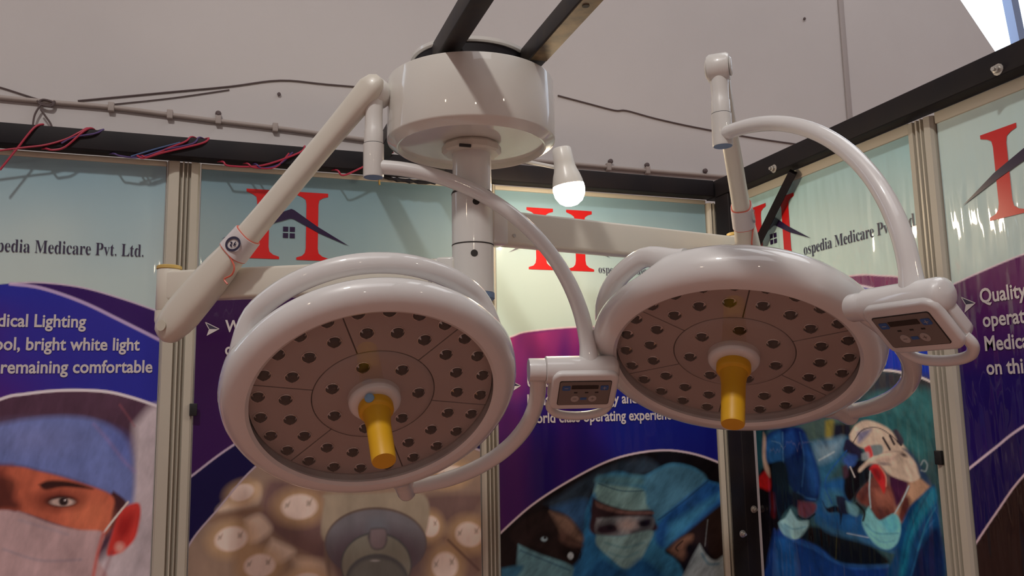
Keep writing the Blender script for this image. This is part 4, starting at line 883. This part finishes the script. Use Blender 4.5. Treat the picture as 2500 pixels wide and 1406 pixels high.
# ------------------------------------------------------------------ cables wound round the back beam
def wound(name, segs, m, r, label, group=None, yf=YB-.070, extra=None):
    path = []
    for i, sg in enumerate(segs):
        fr = [on_y(px, py, yf) for px, py in sg]
        if i:                                    # over the top, down the back and under the beam
            a = path[-1]; b = fr[0]; mx = (a.x+b.x)/2
            path += [Vector((a.x+.02, yf+.02, 2.477)), Vector((mx-.05, YB+.012, 2.476)), Vector((mx+.03, YB+.016, 2.44)), Vector((b.x-.05, YB+.012, 2.42)), Vector((b.x-.02, yf+.004, 2.398))]
        path += fr
    o = G().tube(smooth_path(path, 5), r, 7).obj(name, m, smooth=True); return tag(o, label, 'cable', group)
wound('red_cable', [[(0, 415), (40, 365), (83, 312)], [(130, 366), (160, 358), (205, 320)], [(350, 386), (400, 372), (492, 350)], [(560, 405), (640, 404), (730, 373)], [(838, 428), (885, 408), (960, 371)]], 'red', .0032, 'red cable wound along the back beam, hanging off at the far left')
wound('red_cable', [[(-40, 372), (60, 360), (110, 354), (160, 340), (196, 322)], [(362, 383), (410, 362), (452, 346)], [(620, 409), (672, 408), (706, 374)]], 'red', .003, 'second red cable running flat along the beam before turning up')
wound('violet_cable', [[(150, 350), (180, 335), (232, 326)], [(295, 381), (340, 384), (400, 366), (470, 351)], [(640, 411), (680, 402), (715, 372)]], 'purple', .003, 'dark violet cable wound with the red ones on the back beam')
wound('blue_cable', [[(320, 382), (380, 364), (440, 348)]], 'bluewire', .003, 'short blue cable crossing the back beam beside the red pair')
# ------------------------------------------------------------------ conduit, wires and trunking on the hall wall
yw = YH-.010
cpath = [on_y(px, py, yw) for px, py in ((-60, 230), (0, 238), (130, 250), (270, 262), (420, 281), (530, 295), (680, 313), (800, 329), (1000, 356), (1250, 387), (1440, 404), (1600, 418), (1830, 436))]
cdt = empty('cable_conduit', cpath[0], 'grey conduit clipped along the hall wall above the back beam', 'conduit')
G().tube(smooth_path(cpath, 6), .0095, 10).obj('pipe', 'conduit', cdt, smooth=True)
for px, py in ((272, 262), (415, 280), (533, 293), (672, 312), (1485, 408), (1580, 416)):
    p = on_y(px, py, yw); G().box((-.011, -.014, -.018), (.011, .010, .018), 0, Matrix.Translation(p)).obj('clip', 'conduit', cdt, bevel=.002)
for px, py in ((533, 279), (1489, 395), (1578, 404), (1720, 418)):
    p = on_y(px, py, yw); G().lathe([(.012, -.0), (.012, .012), (.006, .016), (0, .016)], p, (0, -1, 0), 10).obj('peg', 'wire', cdt)
def wire(name, pts, r, m, label, Y=None):
    o = G().tube(smooth_path([on_y(px, py, Y or YH-.004) for px, py in pts], 5), r, 6).obj(name, m, smooth=True); return tag(o, label, 'wire')
wire('wall_wire', [(190, 246), (400, 226), (560, 211), (685, 196), (800, 206), (960, 219)], .0032, 'wire', 'thin wire rising to a nail on the wall, left of the drum')
wire('wall_wire', [(280, 254), (420, 239), (560, 219)], .0022, 'wire', 'faint short wire just under the rising wall wire')
wire('wall_wire', [(1362, 233), (1430, 251), (1500, 269), (1530, 270), (1600, 289), (1700, 311), (1850, 338), (1985, 357)], .0035, 'wire', 'thin dark wire on the wall between drum and right stem')
wire('wall_wire', [(-40, 205), (0, 213), (60, 232), (110, 248)], .003, 'wire', 'dark wire coming in at the left edge above the conduit')
kt = empty('wire_knot', on_y(110, 252, YH-.02), 'tangled knot of dark wires tied to the conduit at left', 'wire')
for k, pts in enumerate(([(90, 246), (115, 257), (130, 250), (105, 243), (95, 253), (125, 260), (133, 246)], [(100, 255), (85, 280), (80, 312), (82, 340)], [(100, 268), (112, 285), (125, 305), (130, 330)])):
    G().tube(smooth_path([on_y(px, py, YH-.022-.004*k) for px, py in pts], 5), .004, 6).obj('strand', 'wire', kt, smooth=True)
ta, tb = on_y(2046, -40, YH), on_y(2080, 330, YH)
tk = G().box((ta.x-.016, YH-.014, tb.z-.3), (ta.x+.016, YH-.001, ta.z+1.0)).obj('cable_trunking', 'strip', bevel=.003); tag(tk, 'vertical grey trunking strip on the hall wall at right', 'trunking')
for px, py, lab in ((681, 231, 'dark nail head in the wall left of the drum'), (1962, 47, 'dark nail head in the wall above the right lamp')):
    o = G().lathe([(.004, -.004), (.004, .006), (.008, .007), (.007, .011), (0, .012)], on_y(px, py, YH), (0, -1, 0), 10).obj('nail', 'wire'); tag(o, lab, 'nail')
